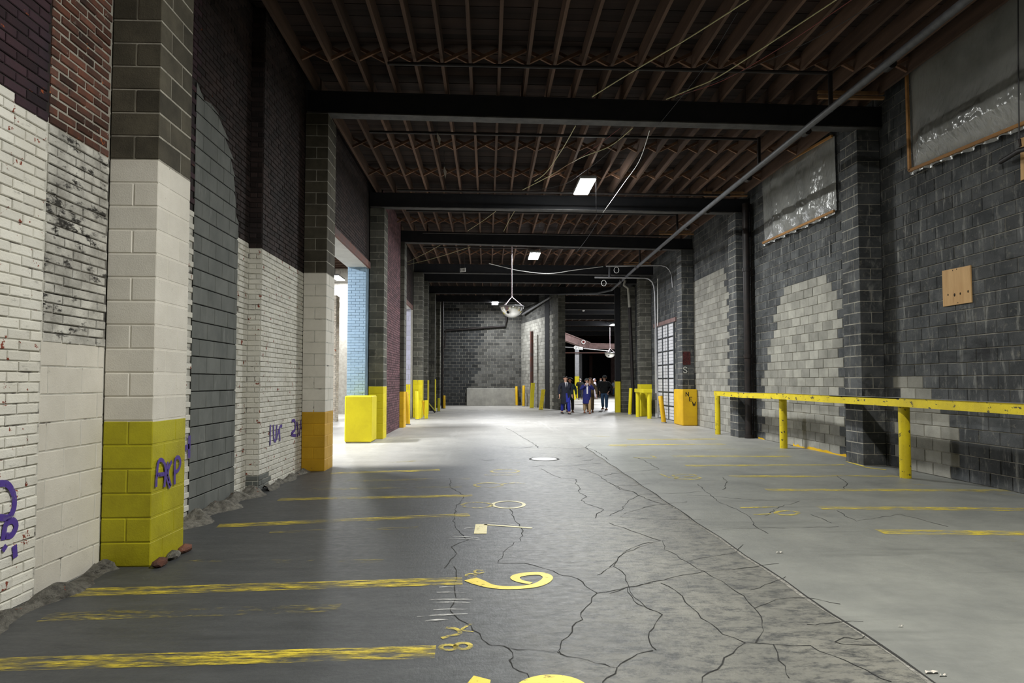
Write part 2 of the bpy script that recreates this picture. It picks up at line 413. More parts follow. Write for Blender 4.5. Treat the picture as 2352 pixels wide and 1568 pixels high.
def screen(loc, u, v, size):
    c = loc - v * size[1] / 2
    ps = [pj(c + u * size[0] / 2 * a + ZV * size[2] / 2 * b) for a in (-1, 1) for b in (-1, 1)]
    if kind_depth(c) < .3: return 0, 0, False
    xs = [p[0] for p in ps]; ys = [p[1] for p in ps]
    w_, h_ = max(xs) - min(xs), max(ys) - min(ys)
    cx, cy = sum(xs) / 4, sum(ys) / 4
    return w_, h_, (-20 < cx < 2372 and -20 < cy < 1588)
def kind_depth(c): return (c - CP) @ FV
STUFFNAME = {'brick': 'brickwork', 'block': 'blockwork'}
def flush_masonry():
    by = {}
    for p in POOL: by.setdefault((p[0].name, p[1]), []).append(p)
    for (pn, nm), L in by.items():
        sc = []
        for i, p in enumerate(L):
            w_, h_, vis = screen(p[3], p[4], p[5], p[6])
            if p[2] == 'solid':     # pier blocks show two sides
                w_ = w_ + 4
            if vis and max(w_, h_) >= 10 and min(w_, h_) >= 5.5: sc.append((w_ * h_, i))
        sc.sort(reverse=True); pick = set(i for _, i in sc[:295])
        V = []; FF = []; MI = []; mats = []; nb = 0
        parent = L[0][0]; inv = Matrix.Translation(-wloc(parent))
        for i, p in enumerate(L):
            _, name, kind, loc, u, v, size, mat = p
            me, vs, fs = template(kind, *size)
            tw = random.uniform(-.004, .004)
            if i in pick:
                o = bpy.data.objects.new(name, me); COL.objects.link(o)
                R = Matrix(((u[0], v[0], 0, loc[0]), (u[1], v[1], 0, loc[1]), (0, 0, 1, loc[2]), (0, 0, 0, 1)))
                o.parent = parent; o.matrix_parent_inverse = inv
                o.matrix_basis = R @ Matrix.Rotation(tw, 4, 'Y')
                o.material_slots[0].link = 'OBJECT'; o.material_slots[0].material = MATS[mat]
            else:
                if mat not in mats: mats.append(mat)
                k = mats.index(mat)
                V.append(loc + vs[:, :1] * u + vs[:, 1:2] * v + vs[:, 2:3] * ZV)
                FF += [tuple(q + nb for q in f) for f in fs]; MI += [k] * len(fs); nb += len(vs)
        if V:
            me = bpy.data.meshes.new(STUFFNAME[nm]); A = np.concatenate(V) - np.array(wloc(parent))
            me.from_pydata(A.tolist(), [], FF)
            for m in mats: me.materials.append(MATS[m])
            me.polygons.foreach_set('material_index', MI); me.update()
            o = bpy.data.objects.new(STUFFNAME[nm], me); COL.objects.link(o); o.location = wloc(parent); attach(o, parent); o['kind'] = 'stuff'

# ================================================================== STRUCTURE
XL, XR = -3.24, 7.40            # wall planes
PL, PR = -2.82, 6.94            # pier faces
ZB, ZJ, ZD = 6.30, 6.70, 6.98   # beam underside, joist underside, deck underside
def S(o, label=None, cat=None): return tag(o, label, cat, None, 'structure')

# ---- floor
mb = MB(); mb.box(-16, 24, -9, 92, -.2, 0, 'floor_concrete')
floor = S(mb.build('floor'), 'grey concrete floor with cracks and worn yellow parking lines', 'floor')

# ---- left wall backing
mb = MB()
def wl(y0, y1, X, mats):
    z = 0
    for ztop, m in mats: mb.box(-3.72, X - .004, y0, y1, z, ztop, m); z = ztop
wl(-8, 4.83, XL, [(3.5, 'mortar_white'), (7.0, 'mortar_dark')])
wl(4.83, 5.9, XL, [(1.85, 'mortar_white'), (3.45, 'mortar_sooty'), (7.0, 'mortar_pale')])
wl(5.9, 9.3, -3.42, [(3.52, 'mortar_white'), (7.0, 'mortar_dark')])
wl(9.3, 12.05, XL, [(3.46, 'mortar_white'), (7.0, 'mortar_dark')])
mb.box(-3.72, XL - .004, 12.05, 17.2, 4.72, 7.0, 'mortar_dark')
wl(17.2, 18.21, XL, [(4.72, 'mortar_blue'), (7.0, 'mortar_dark')]); wl(21.89, 22.6, XL, [(7.0, 'mortar_dark')])
wl(18.21, 21.89, -2.97, [(7.0, 'mortar_dark')])
mb.box(-3.72, XL - .004, 22.6, 27.2, 4.72, 7.0, 'mortar_dark')
wl(27.2, 28.0, XL, [(4.72, 'mortar_pale'), (7.0, 'mortar_dark')])
wl(28.0, 42.3, XL, [(7.0, 'mortar_grey')])
wall_left = S(mb.build('wall_left'), 'left wall of old brick, painted white below and sooty red above', 'wall')

def m_near(c, r):
    y, z = c[1], c[2]
    if y > 4.80:
        if z < 1.87: return None
        return 'brick_sooty' if z < 3.45 else 'brick_rough'
    top = 3.56 if y < 4.47 else 3.46
    return 'brick_white' if z < top else 'brick_red'
masonry(wall_left, 'brick', (XL, 3.3, 0), (1, 0, 0), 4.80 - 3.3, 0, 6.98, .212, .0735, m_near, 'brick', .010, .045, .007, .003)
masonry(wall_left, 'brick', (XL, 4.805, 0), (1, 0, 0), .765, 1.8375, 3.4545, .212, .0735, lambda c, r: 'brick_sooty', 'brick', .011, .045, .009, .004)
masonry(wall_left, 'brick', (XL, 4.805, 0), (1, 0, 0), .765, 3.4545, 6.98, .212, .0735, lambda c, r: 'brick_rough', 'brick', .019, .045, .006, .005)
masonry(wall_left, 'block', (XL, 4.80, 0), (1, 0, 0), .77, 0, 1.87, .405, .2078, lambda c, r: 'cmu_white', 'block', .007, .06, .001, .0006, .12)
ARCH = [(7.55, 5.06), (7.75, 4.93), (7.95, 4.97), (8.2, 4.88), (8.5, 4.63), (8.68, 4.35), (8.74, 4.05), (8.78, 3.8), (8.87, 3.72), (8.88, 0)]
def in_infill(y, z, e=0):
    if y < 7.55 + e or y > 8.88 - e: return False
    for (a, b), (c, d) in zip(ARCH, ARCH[1:]):
        if a <= y <= c and c > a: return z < b + (d - b) * (y - a) / (c - a)
    return False
def m_rec(c, r):
    y, z = c[1], c[2]
    if in_infill(y, z): return None
    if z < 3.52: return 'brick_white'
    return 'brick_red' if y < 7.6 else 'brick_dark'
masonry(wall_left, 'brick', (-3.42, 6.4, 0), (1, 0, 0), 2.9, 0, 6.98, .212, .0735, m_rec, 'brick', .011, .045, .009, .003)
AP = [(7.55, 0)] + ARCH            # outline of the grey block infill in (y, z)
b = MB(); b.face([(-3.416, y, z) for y, z in AP][::-1], 'mortar_pale'); b.face([(-3.416, y, z) for y, z in AP], 'mortar_pale'); b.build('mortar_bed', wall_left)
def clip(rect, poly):
    # keep the part of a cell under the arch outline (outline is monotone in y)
    y0, y1, z0, z1 = rect
    def top(y):
        for (a, b_), (c, d) in zip(poly, poly[1:]):
            if c > a and a <= y <= c: return b_ + (d - b_) * (y - a) / (c - a)
        return 0
    ys = sorted(set([y0, y1] + [p[0] for p in poly if y0 < p[0] < y1])); tops = [min(z1, top(y)) for y in ys]
    if max(tops) < z0 + .03: return None
    return [(y0, z0), (y1, z0)] + [(y, max(t_, z0 + .002)) for y, t_ in list(zip(ys, tops))[::-1]]
for r in range(25):
    z0 = r * .205; a = 7.55 - (.2025 if r % 2 else 0)
    while a < 8.88:
        y0, y1 = max(a, 7.555), min(a + .405, 8.875)
        if y1 - y0 > .05:
            full = all(in_infill(y, z0 + .205) for y in (y0 + .01, (y0 + y1) / 2, y1 - .01))
            if full: piece(wall_left, 'block', 'block', (-3.42 + .012 - .035, (y0 + y1) / 2, z0 + .1025), (0, 1, 0), (-1, 0, 0), (round(y1 - y0 - .009, 3), .07, .196), 'cmu_grey')
            else:
                pl = clip((y0 + .0045, y1 - .0045, z0 + .0045, z0 + .2005), ARCH)
                if pl:
                    n_ = len(pl); b = MB(); b.raw([(-3.408, y, z) for y, z in pl] + [(-3.43, y, z) for y, z in pl], [tuple(range(n_))] + [(i, n_ + i, n_ + (i + 1) % n_, (i + 1) % n_) for i in range(n_)], 'cmu_grey'); b.build('block', wall_left)
        a += .405
def m_s2(c, r):
    if c[2] < .22 and c[1] < 9.75: return 'cmu_grey'
    return 'brick_white' if c[2] < 3.46 else 'brick_dark'
masonry(wall_left, 'brick', (XL, 9.3, 0), (1, 0, 0), 2.1, 0, 6.98, .212, .0735, m_s2, 'brick', .011, .045, .009, .003)
masonry(wall_left, 'brick', (-3.42, 9.3, 0), (0, -1, 0), .18, 0, 6.98, .212, .0735, m_s2, 'brick', .011, .03, .009, .002)   # return of the step
masonry(wall_left, 'brick', (XL, 12.05, 0), (1, 0, 0), 5.15, 4.74, 6.98, .212, .0735, lambda c, r: 'brick_dark', 'brick')
masonry(wall_left, 'brick', (-3.72, 17.2, 0), (0, -1, 0), .48, 0, 4.72, .212, .0735, lambda c, r: 'brick_blue', 'brick', .006, .03, .008, .003)
masonry(wall_left, 'brick', (-2.97, 18.22, 0), (1, 0, 0), 3.66, 0, 6.98, .212, .0735, lambda c, r: 'brick_purple', 'brick')
masonry(wall_left, 'brick', (XL, 22.6, 0), (1, 0, 0), 4.6, 4.74, 6.98, .212, .0735, lambda c, r: 'brick_dark', 'brick')
masonry(wall_left, 'block', (-3.72, 27.2, 0), (0, -1, 0), .48, 0, 4.72, .405, .205, lambda c, r: 'yellow_bright' if c[2] < 1.4 else 'brick_lilac', 'block', .006)
masonry(wall_left, 'block', (XL, 28.4, 0), (1, 0, 0), 13.4, 0, 6.98, .405, .205, lambda c, r: 'cmu_pier', 'block')
# steel lintels over the two openings
for y0, y1 in ((11.95, 17.45), (22.5, 27.4)):
    b = MB(); b.box(-3.74, -3.22, y0, y1, 4.60, 4.625, 'concrete_pale'); b.box(-3.22, -3.165, y0, y1, 4.60, 4.625, 'steel_rust'); b.box(-3.19, -3.165, y0, y1, 4.625, 4.76, 'steel_rust')
    b.box(-3.74, -3.715, y0, y1, 4.625, 4.76, 'steel_rust'); b.build('lintel', wall_left)

# ---- right wall backing
DY0, DY1, DZ = 25.15, 27.75, 3.92
mb = MB()
mb.box(XR + .004, XR + .4, -8, DY0, 0, 7.0, 'mortar_grey'); mb.box(XR + .004, XR + .4, DY1, 36, 0, 7.0, 'mortar_grey')
mb.box(XR + .004, XR + .4, DY0, DY1, DZ, 7.0, 'mortar_grey')
wall_right = S(mb.build('wall_right'), 'right wall of soot-dark concrete blocks with paler bricked-in patches', 'wall')
PATCH = [
    [(1808, 664), (1830, 645), (1886, 630), (1893, 648), (1913, 652), (1920, 690), (1932, 716), (1942, 1060), (1752, 1012), (1757, 860), (1766, 812), (1776, 770), (1782, 736), (1780, 715), (1790, 706), (1798, 690)],
    [(1586, 646), (1668, 610), (1672, 760), (1684, 1010), (1600, 985)],
    [(2066, 878), (2083, 852), (2124, 850), (2142, 905), (2186, 945), (2202, 1000), (2206, 1100), (2056, 1070)],
]
def m_right(c, r):
    x, y = pj((XR, c[1], c[2]))
    if DY0 < c[1] < DY1 and c[2] < DZ: return None
    for k, p in enumerate(PATCH):
        if inpoly(x, y, p): return 'cmu_light'
    return 'cmu_dark'
masonry(wall_right, 'block', (XR, 36, 0), (-1, 0, 0), 36 - 6.2, 0, 6.97, .405, .205, m_right, 'block', .012, .06, .010, .004)

# ---- back wall, dividing wall
mb = MB(); mb.box(-3.2, 2.35, 42.0, 42.35, 0, 7.0, 'mortar_grey')
wall_back = S(mb.build('wall_back'), 'far block wall, half painted black, with a smooth concrete footing', 'wall')
SPLIT = [(1052, 710), (1100, 716), (1106, 740), (1106, 795), (1096, 800), (1100, 850), (1088, 860), (1094, 880), (1070, 900), (1070, 940), (1300, 940), (1300, 690), (1052, 700)]
masonry(wall_back, 'block', (-3.05, 42.0, 0), (0, -1, 0), 5.3, 0, 6.97, .405, .205,
        lambda c, r: ('cmu_back' if inpoly(*pj(c), SPLIT) else 'cmu_backdark'), 'block', .012, .06, .010, .003)
b = MB(); b.cbox(-1.35, 1.95, 41.78, 41.99, 0, 1.13, 'concrete_smooth', .02); b.build('footing', wall_back)
A_, B_ = Vector((3.87, 35.12, 0)), Vector((2.2, 42.0, 0))
dv = (B_ - A_); dl = dv.length; dn = Vector((-dv.y, dv.x, 0)).normalized()      # facing -x side
mtx = Matrix(((dv.x / dl, -dn.x, 0, A_.x), (dv.y / dl, -dn.y, 0, A_.y), (0, 0, 1, 0), (0, 0, 0, 1)))
mb = MB(); mb.box(.0, dl, .004, .40, 0, 7.0, 'mortar_grey', mtx)
wall_div = S(mb.build('wall_divider'), 'block dividing wall running back from the people to the far wall', 'wall')
un = np.array((-dv.y, dv.x, 0)) / dl
vv_ = -un; uu_ = np.cross(vv_, ZV)
if uu_ @ np.array(dv) > 0: org = np.array(A_)
else: org = np.array(B_)
def m_div(c, r):
    s = (Vector(c) - A_).dot(dv) / dl
    if s < 1.0: return 'cmu_pier'
    return 'cmu_back' if c[2] > 5.3 else 'cmu_light'
masonry(wall_div, 'block', org, un, dl, 0, 6.97, .405, .205, m_div, 'block', .010)
b = MB(); b.box(1.45, 2.25, -.026, .0, 0, 6.9, 'cmu_blackpaint', mtx); b.build('black_strip', wall_div)
nfr = -np.array(dv) / dl
org = np.array(A_) if np.cross(-nfr, ZV) @ np.array((dn.x, dn.y, 0)) < 0 else np.array(A_) - np.array((dn.x, dn.y, 0)) * .4
masonry(wall_div, 'block', org, nfr, .40, 0, 6.97, .405, .205, lambda c, r: 'cmu_pier', 'block', .010)

# ---- rest of the shell: far hall, annex behind the left openings, wall behind the viewer
mb = MB(); mb.box(-3.7, 7.8, -8.4, -8, 0, 7.05, 'mortar_grey'); S(mb.build('wall_rear'), 'plain block wall behind the viewpoint', 'wall')
mb = MB(); mb.box(3.3, 24, 88, 88.4, 0, 7.05, 'steel_black'); mb.box(23.6, 24, 36, 88, 0, 7.05, 'mortar_grey'); mb.box(7.4, 24, 35.9, 36.2, 0, 7.05, 'mortar_grey'); mb.box(2.2, 2.6, 42.1, 88, 0, 7.05, 'mortar_grey')
S(mb.build('wall_far'), 'dark walls of the deep hall behind the walking people', 'wall')
mb = MB(); mb.box(-14, -3.73, 31, 31.3, 0, 7.05, 'mortar_pale'); mb.box(-14.3, -14, 4, 31, 0, 7.05, 'mortar_pale'); mb.box(-14, -3.73, 4, 4.3, 0, 7.05, 'mortar_pale')
wall_annex = S(mb.build('wall_annex'), 'pale brick walls of the lit room behind the left openings', 'wall')
mb = MB(); mb.box(-7.4, -5.9, 25.3, 25.8, 0, 4.9, 'mortar_pale'); pa = mb.build('pier_core', wall_annex)
masonry(wall_annex, 'brick', (-7.4, 25.3, 0), (0, -1, 0), 1.5, 0, 4.9, .212, .0735, lambda c, r: 'brick_pale', 'brick', .010, .04, .008, .003)
masonry(wall_annex, 'brick', (-5.9, 25.3, 0), (1, 0, 0), .5, 0, 4.9, .212, .0735, lambda c, r: 'brick_pale', 'brick', .010, .04, .008, .003)

# ---- ceiling: roof slab, deck boards, joists, bridging
mb = MB(); mb.box(-14.3, 24, -8.4, 88.4, 7.04, 7.2, 'roof_slab')
ceiling = S(mb.build('ceiling'), 'dark timber roof deck on joists with cross bridging', 'ceiling')
def part_mesh(name, size, c=0):
    b = MB(); b.box(-size[0] / 2, size[0] / 2, -size[1] / 2, size[1] / 2, -size[2] / 2, size[2] / 2, 'wood_joist')
    me = bpy.data.meshes.new(name); me.from_pydata(b.v, [], b.f); me.materials.append(None); return me
def put(me, name, loc, parent, mat, rot=None):
    o = bpy.data.objects.new(name, me); COL.objects.link(o); o.parent = parent; o.matrix_parent_inverse = Matrix.Translation(-wloc(parent))
    o.location = loc
    if rot is not None: o.rotation_euler = rot
    o.material_slots[0].link = 'OBJECT'; o.material_slots[0].material = MATS[mat]
    return o
YB = [-.4, 5.6, 11.5, 17.6, 22.2, 28.0, 30.6, 34.8, 38.5, 42.0]
bm_ = part_mesh('deck_board', (10.9, .145, .035))
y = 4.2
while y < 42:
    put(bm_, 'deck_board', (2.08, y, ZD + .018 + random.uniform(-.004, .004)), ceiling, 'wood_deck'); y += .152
brm = part_mesh('bridging', (.47, .042, .050))
JX = [-3.02 + .457 * i for i in range(23)]
rest = MB()
for k in range(len(YB) - 1):
    a, b_ = YB[k], YB[k + 1]
    jm = part_mesh('joist', (.05, b_ - a - .02, ZD - ZJ))
    for x in JX:
        jx = x + random.uniform(-.02, .02)
        if k == 0: rest.box(jx - .025, jx + .025, a, b_, ZJ, ZD, 'wood_joist')
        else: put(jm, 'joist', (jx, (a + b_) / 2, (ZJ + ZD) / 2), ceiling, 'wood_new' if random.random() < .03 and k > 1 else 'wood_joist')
    rows = {1: [10.3], 2: [12.4, 14.2, 16.1], 3: [19.4, 21.0], 4: [24.0, 26.2]}.get(k, [(a + b_) / 2])
    for yr in rows:
        for x in JX[:-1]:
            for sgn in (-1, 1):
                ang = sgn * math.atan2(.22, .44); L = Vector((x + .2285, yr + .02 * sgn, ZJ + .14))
                if k in (1, 2, 3): put(brm, 'bridging', L, ceiling, 'wood_bridging', (0, ang, 0))
                else: rest.box(-.235, .235, -.016, .016, -.021, .021, 'wood_bridging', Matrix.Translation(L) @ Matrix.Rotation(ang, 4, 'Y'))
# joists of the far hall and the annex are too far off to pick apart
y = 42.0
for x in [4.1 + .6 * i for i in range(32)]: rest.box(x - .03, x + .03, 36.3, 87.5, ZJ, ZD, 'wood_joist')
for yy in [8 + .55 * i for i in range(40)]: rest.box(-13.9, -3.8, yy, yy + .05, ZJ, ZD, 'wood_joist')
o = rest.build('joists_beyond', ceiling); o['kind'] = 'stuff'
# ledger boards against the right wall at the beams (raw yellowish timber seen above the wall tops)
for yb in (11.15, 17.25, 21.85, 27.65):
    for dz in (0, .09):
        b = MB(); b.box(5.9, 7.1, yb - .06, yb, ZJ - .09 + dz, ZJ - .045 + dz, 'wood_new'); b.build('ledger_board', ceiling)

# ================================================================== PIERS
def pier(x0, x1, y0, depth, zones, label, blockmat='cmu_pier', mortar='mortar_grey', ztop=ZB, face=1):
    """zones: list of (ztop, block material, mortar material)"""
    if face > 0: x0 += .012 if y0 > 6 else .001
    else: x1 -= .016
    p = empty('block_pier', ((x0 + x1) / 2, y0 + depth / 2, 0), label, 'pier')
    b = MB(); z = 0; e = .009
    for zt, bmn, mm in zones:
        e = .008 if bmn.startswith('cmu_white') or bmn.startswith('yellow') else .0085
        b.box(x0 + e, x1 - e, y0 + e, y0 + depth - e, z, zt, mm); z = zt
    b.build('core', p, ((x0 + x1) / 2, y0 + depth / 2, 0))
    ch = .2035; nr = int(round(ztop / ch)); ch = ztop / nr; w_ = x1 - x0; j = .011; third = depth / 3
    inner = x1 if face > 0 else x0
    for r in range(nr):
        zc = (r + .5) * ch
        def zm():
            for zt, bmn, mm in zones:
                if zc < zt: return bmn
            return zones[-1][1]
        m = zm()
        U, V = (1, 0, 0), (0, 1, 0)
        def blk(xa, xb, ya, yb): piece(p, 'block', 'solid', ((xa + xb) / 2, (ya + yb) / 2, zc), U, V, (round(xb - xa - j, 3), round(yb - ya - j * .4, 3), ch - j), m)
        xm = (x0 + x1) / 2
        if r % 2 == 0:
            blk(x0, x1, y0, y0 + third); blk(x0, xm, y0 + third, y0 + depth); blk(xm, x1, y0 + third, y0 + depth)
        else:
            blk(x0, xm, y0, y0 + 2 * third); blk(xm, x1, y0, y0 + 2 * third); blk(x0, x1, y0 + 2 * third, y0 + depth)
    return p
W, Gm, Yw = 'mortar_white', 'mortar_grey', 'yellow_olive'
P1 = pier(XL, PL, 5.57, .60, [(1.21, 'yellow_olive', 'yellow_olive'), (3.43, 'cmu_white', 'cmu_white'), (6.3, 'cmu_bare', Gm)], 'tall block pier painted olive yellow below, white above, with purple graffiti on its side')
P2 = pier(XL, PL, 11.35, .60, [(1.06, 'yellow_orange', 'yellow_orange'), (3.36, 'cmu_white', 'mortar_white'), (6.3, 'cmu_bare', Gm)], 'block pier with an orange-yellow base and white middle beside the first opening')
P3 = pier(XL, PL, 17.6, .60, [(1.35, 'yellow_bright', 'yellow_bright'), (6.3, 'cmu_pier', Gm)], 'bare grey block pier with lemon yellow base touching the pale blue brick jamb')
P4 = pier(XL, PL, 21.9, .60, [(1.16, 'yellow_amber', 'yellow_amber'), (6.3, 'cmu_pier', 'mortar_dark')], 'dark block pier with yellow base beyond the purple-red brick strip')
P5 = pier(XL, PL, 28.0, .60, [(1.57, 'yellow_bright', 'yellow_bright'), (6.3, 'cmu_pier', Gm)], 'grey block pier with a tall bright yellow base behind two yellow bollards')
P6 = pier(XL, PL, 30.4, .60, [(6.3, 'cmu_pier', Gm)], 'dark block pier behind the N-shaped yellow braced posts')
P7 = pier(XL, PL, 34.55, .60, [(6.3, 'cmu_pier', 'mortar_dark')], 'dark block pier with a yellow edge strip, near the leaning timber brace')
P8 = pier(XL, PL, 38.3, .60, [(6.3, 'cmu_pier', Gm)], 'last block pier on the left, before the half-black far wall')
for pp, y0, zt in ((P6, 30.4, 1.62), (P7, 34.55, 1.68)):
    b = MB(); b.box(PL + .001, PL + .022, y0 + .01, y0 + .59, 0, zt, 'yellow_bright'); b.build('edge_guard', pp)
R1 = pier(PR, XR, 11.72, .58, [(6.3, 'cmu_dark', Gm)], 'dark block pier behind the yellow guard rail, beside the plywood square', face=-1)
R2 = pier(PR, XR, 17.68, .58, [(6.3, 'cmu_dark', Gm)], 'dark block pier carrying the thick black downpipe', face=-1)
R3 = pier(PR, XR, 22.75, .58, [(6.3, 'cmu_dark', Gm)], 'dark block pier standing in a yellow jacket lettered NEW', face=-1)
R4 = pier(6.86, XR, 28.75, .58, [(1.45, 'yellow_bright', 'yellow_bright'), (6.3, 'cmu_pier', Gm)], 'block pier with yellow base behind the yellow guard frame, beyond the white door', face=-1)
R5 = pier(6.72, XR, 31.9, .58, [(6.3, 'cmu_pier', Gm)], 'dark block pier with the pale-topped downpipe next to the black steel post', face=-1)
for x, yb in ((2.0, 0), (3.0, 0)): pass
# the yellow edge paint slopped along the foot of the right pier and wall
b = MB()
for x0, y0, x1, y1, ww in ((1945, 1059, 1985, 1072, .05), (1985, 1072, 2035, 1078, .05)):
    pass
# yellow concrete jacket with lettering
jk = MB(); jk.cbox(6.84, 7.385, 22.45, 23.5, 0, 1.28, 'yellow_amber', .03)
jk_o = jk.build('jacket', R3)
LET = {'N': [[(0, 0), (0, 1), (.7, 0), (.7, 1)]], 'E': [[(.7, 0), (0, 0), (0, 1), (.7, 1)], [(0, .5), (.55, .5)]], 'W': [[(0, 1), (.2, 0), (.4, .7), (.6, 0), (.8, 1)]],
       'L': [[(0, 1), (0, 0), (.6, 0)]], 'O': [[(0, .2), (0, .8), (.2, 1), (.5, 1), (.7, .8), (.7, .2), (.5, 0), (.2, 0), (0, .2)]], 'T': [[(0, 1), (.7, 1)], [(.35, 1), (.35, 0)]],
       'F': [[(0, 0), (0, 1), (.65, 1)], [(0, .5), (.5, .5)]], 'U': [[(0, 1), (0, .2), (.2, 0), (.5, 0), (.7, .2), (.7, 1)]],
       'S': [[(.6, .85), (.4, 1), (.15, 1), (0, .8), (.1, .6), (.5, .42), (.62, .2), (.45, 0), (.2, 0), (0, .15)]],
       'R': [[(0, 0), (0, 1), (.5, 1), (.65, .8), (.55, .55), (0, .5)], [(.3, .5), (.7, 0)]], 'P': [[(0, 0), (0, 1), (.5, 1), (.65, .78), (.5, .5), (0, .5)]], 'K': [[(0, 0), (0, 1)], [(.6, 1), (0, .45), (.6, 0)]],
       'A': [[(0, 0), (.35, 1), (.7, 0)], [(.15, .4), (.55, .4)]], 'I': [[(.2, 0), (.2, 1)]]}
def letter(ch, o, ux, uz, size, wid, mat, nrm, off, mb):
    for st in LET[ch]:
        P_ = [Vector(o) + Vector(ux) * p[0] * size + Vector(uz) * p[1] * size for p in st]
        for i in range(len(P_) - 1):
            e = (P_[i + 1] - P_[i]).normalized() * wid * .35
            mb.ribbon([P_[i] - e, P_[i + 1] + e], wid, mat, nrm, off + .0003 * i)
for ch, x, z in (('N', 6.97, 1.04), ('E', 7.09, .87), ('W', 7.20, .70)):
    b = MB(); letter(ch, (x, 22.45, z), (1, 0, 0), (0, 0, 1), .135, .026, 'ink_black', (0, -1, 0), .003, b); b.build('letter', jk_o)
b = MB(); b.box(6.965, 7.24, 22.735, 22.74, 2.15, 2.62, 'stain_red'); b.build('red_patch', R3)
b = MB(); letter('S', (6.98, 22.74, 1.87), (1, 0, 0), (0, 0, 1), .2, .03, 'ink_chalk', (0, -1, 0), .004, b); b.build('letter', R3)

# ================================================================== BEAMS, STEEL
def ibeam(xl, yl, xr, yr, label, group=None, z=ZB, h=.40, wd=.24, mat='steel_black', fl_='steel_flange'):
    o = empty('steel_beam', (xl, yl, z), label, 'beam', group)
    d = Vector((xr - xl, yr - yl, 0)); L = d.length; d.normalize()
    mt = Matrix(((d.x, -d.y, 0, xl), (d.y, d.x, 0, yl), (0, 0, 1, z), (0, 0, 0, 1)))
    b = MB(); b.box(0, L, -wd / 2, wd / 2, 0, .022, fl_, mt); b.build('bottom_flange', o, (xl, yl, z))
    b = MB(); b.box(0, L, -.05, .05, .022, h - .02, mat, mt); b.box(0, L, -wd / 2 + .01, -wd / 2 + .03, .03, h, mat, mt); b.build('web', o, (xl, yl, z))
    b = MB(); b.box(0, L, -wd / 2, wd / 2, h - .02, h, mat, mt); b.build('top_flange', o, (xl, yl, z))
    return o
ibeam(-3.7, 5.75, 7.4, 5.75, 'black roof beam over the olive yellow pier')
ibeam(-3.2, 11.45, 7.4, 11.75, 'black roof beam landing on the pier with the orange-yellow base')
ibeam(-3.2, 17.6, 7.4, 17.85, 'black roof beam right behind the square white lamp panel')
ibeam(-3.2, 22.0, 7.4, 22.95, 'black roof beam between the square lamp and the hanging mirror dome')
ibeam(-3.2, 28.2, 7.4, 28.5, 'black roof beam behind the stem of the hanging mirror dome')
gfar = 'black roof beams of the far bays'
for yl, yr, xr in ((30.7, 31.0, 7.4), (34.8, 35.0, 16.0), (38.5, 38.6, 16.0)): ibeam(-3.2, yl, xr, yr, 'black roof beam of the far bays, beyond the hanging mirror dome', gfar)
for yb in (42.3, 45.0, 48.8, 54.5, 60.0, 66.0): ibeam(2.6, yb, 20, yb, 'black roof beam of the deep hall, above the walking people', 'black beams of the deep hall')
# black steel post with yellow foot
def post(name, x, y, z1, sx, sy, ysz, label, mat='steel_black', ymat='yellow_bright', z0=0):
    o = empty(name, (x, y, 0), label, 'post')
    b = MB(); b.cbox(x - sx / 2, x + sx / 2, y - sy / 2, y + sy / 2, ysz, z1, mat, .008); b.build('shaft', o, (x, y, 0))
    if ysz > 0:
        b = MB(); e = .006; b.cbox(x - sx / 2 - e, x + sx / 2 + e, y - sy / 2 - e, y + sy / 2 + e, 0, ysz, ymat, .008); b.build('painted_foot', o, (x, y, 0))
    return o
post('steel_post', 6.57, 32.4, ZB, .24, .24, 1.56, 'black steel post with a yellow foot between the people and the block pier')
p = fl(1325, 914); post('steel_post', p.x, p.y, 5.0, .40, .40, 2.05, 'grey steel post with a long yellow foot behind the person with back turned', 'steel_grey')
p = fl(1322, 917); b = empty('yellow_plinth', (p.x - .5, p.y - 1, 0), 'low yellow painted block at the foot of the grey steel post', 'plinth')
mbb = MB(); mbb.cbox(p.x - .9, p.x - .2, p.y - 1.5, p.y - .9, 0, .95, 'yellow_bright', .02); mbb.build('body', b, (p.x - .5, p.y - 1, 0))
mbb = MB(); mbb.cbox(p.x - .88, p.x - .22, p.y - 1.48, p.y - .92, .95, .97, 'concrete_smooth', .005); mbb.build('cap', b, (p.x - .5, p.y - 1, 0))
p = fl(1333, 905); post('steel_post', p.x, p.y, 5.0, .40, .40, 0, 'bare grey steel post right of the yellow-footed post, carrying a round sign girder', 'steel_grey')
p = fl(1357, 903); post('steel_post', p.x, p.y, 5.0, .42, .42, 0, 'rust-brown steel post standing over the long-haired woman', 'steel_rust')
p = fl(1408, 903); post('steel_post', p.x, p.y, 5.0, .6, .6, 0, 'wide pale steel post next to the black one, under the far mirror dome', 'steel_rustpale')
# rusty bent girder
g = empty('rusty_girder', wy(1350, 797, 50), 'rusty bent steel girder hanging over the deep hall', 'girder')
def barbox(p0, p1, h, wd, mat, name, par):
    d = (p1 - p0); L = d.length; ux = d.normalized(); uy = Vector((0, 0, 1)).cross(ux).normalized(); uz = ux.cross(uy)
    mt = Matrix(((ux.x, uy.x, uz.x, p0.x), (ux.y, uy.y, uz.y, p0.y), (ux.z, uy.z, uz.z, p0.z), (0, 0, 0, 1)))
    b = MB(); b.box(0, L, -wd / 2, wd / 2, -h / 2, -h / 2 + .05, 'steel_rustpale', mt); b.box(0, L, -.06, .06, -h / 2, h / 2, mat, mt); b.box(0, L, -wd / 2, wd / 2, h / 2 - .05, h / 2, mat, mt)
    return b.build(name, par, wloc(par))
k0, k1, k2 = wy(1268, 763, 44), wy(1352, 794, 50), wy(1440, 796, 50)
barbox(k0, k1, .55, .3, 'steel_rustpale', 'sloping_length', g); barbox(k1, k2, .42, .3, 'steel_rustpale', 'level_length', g)
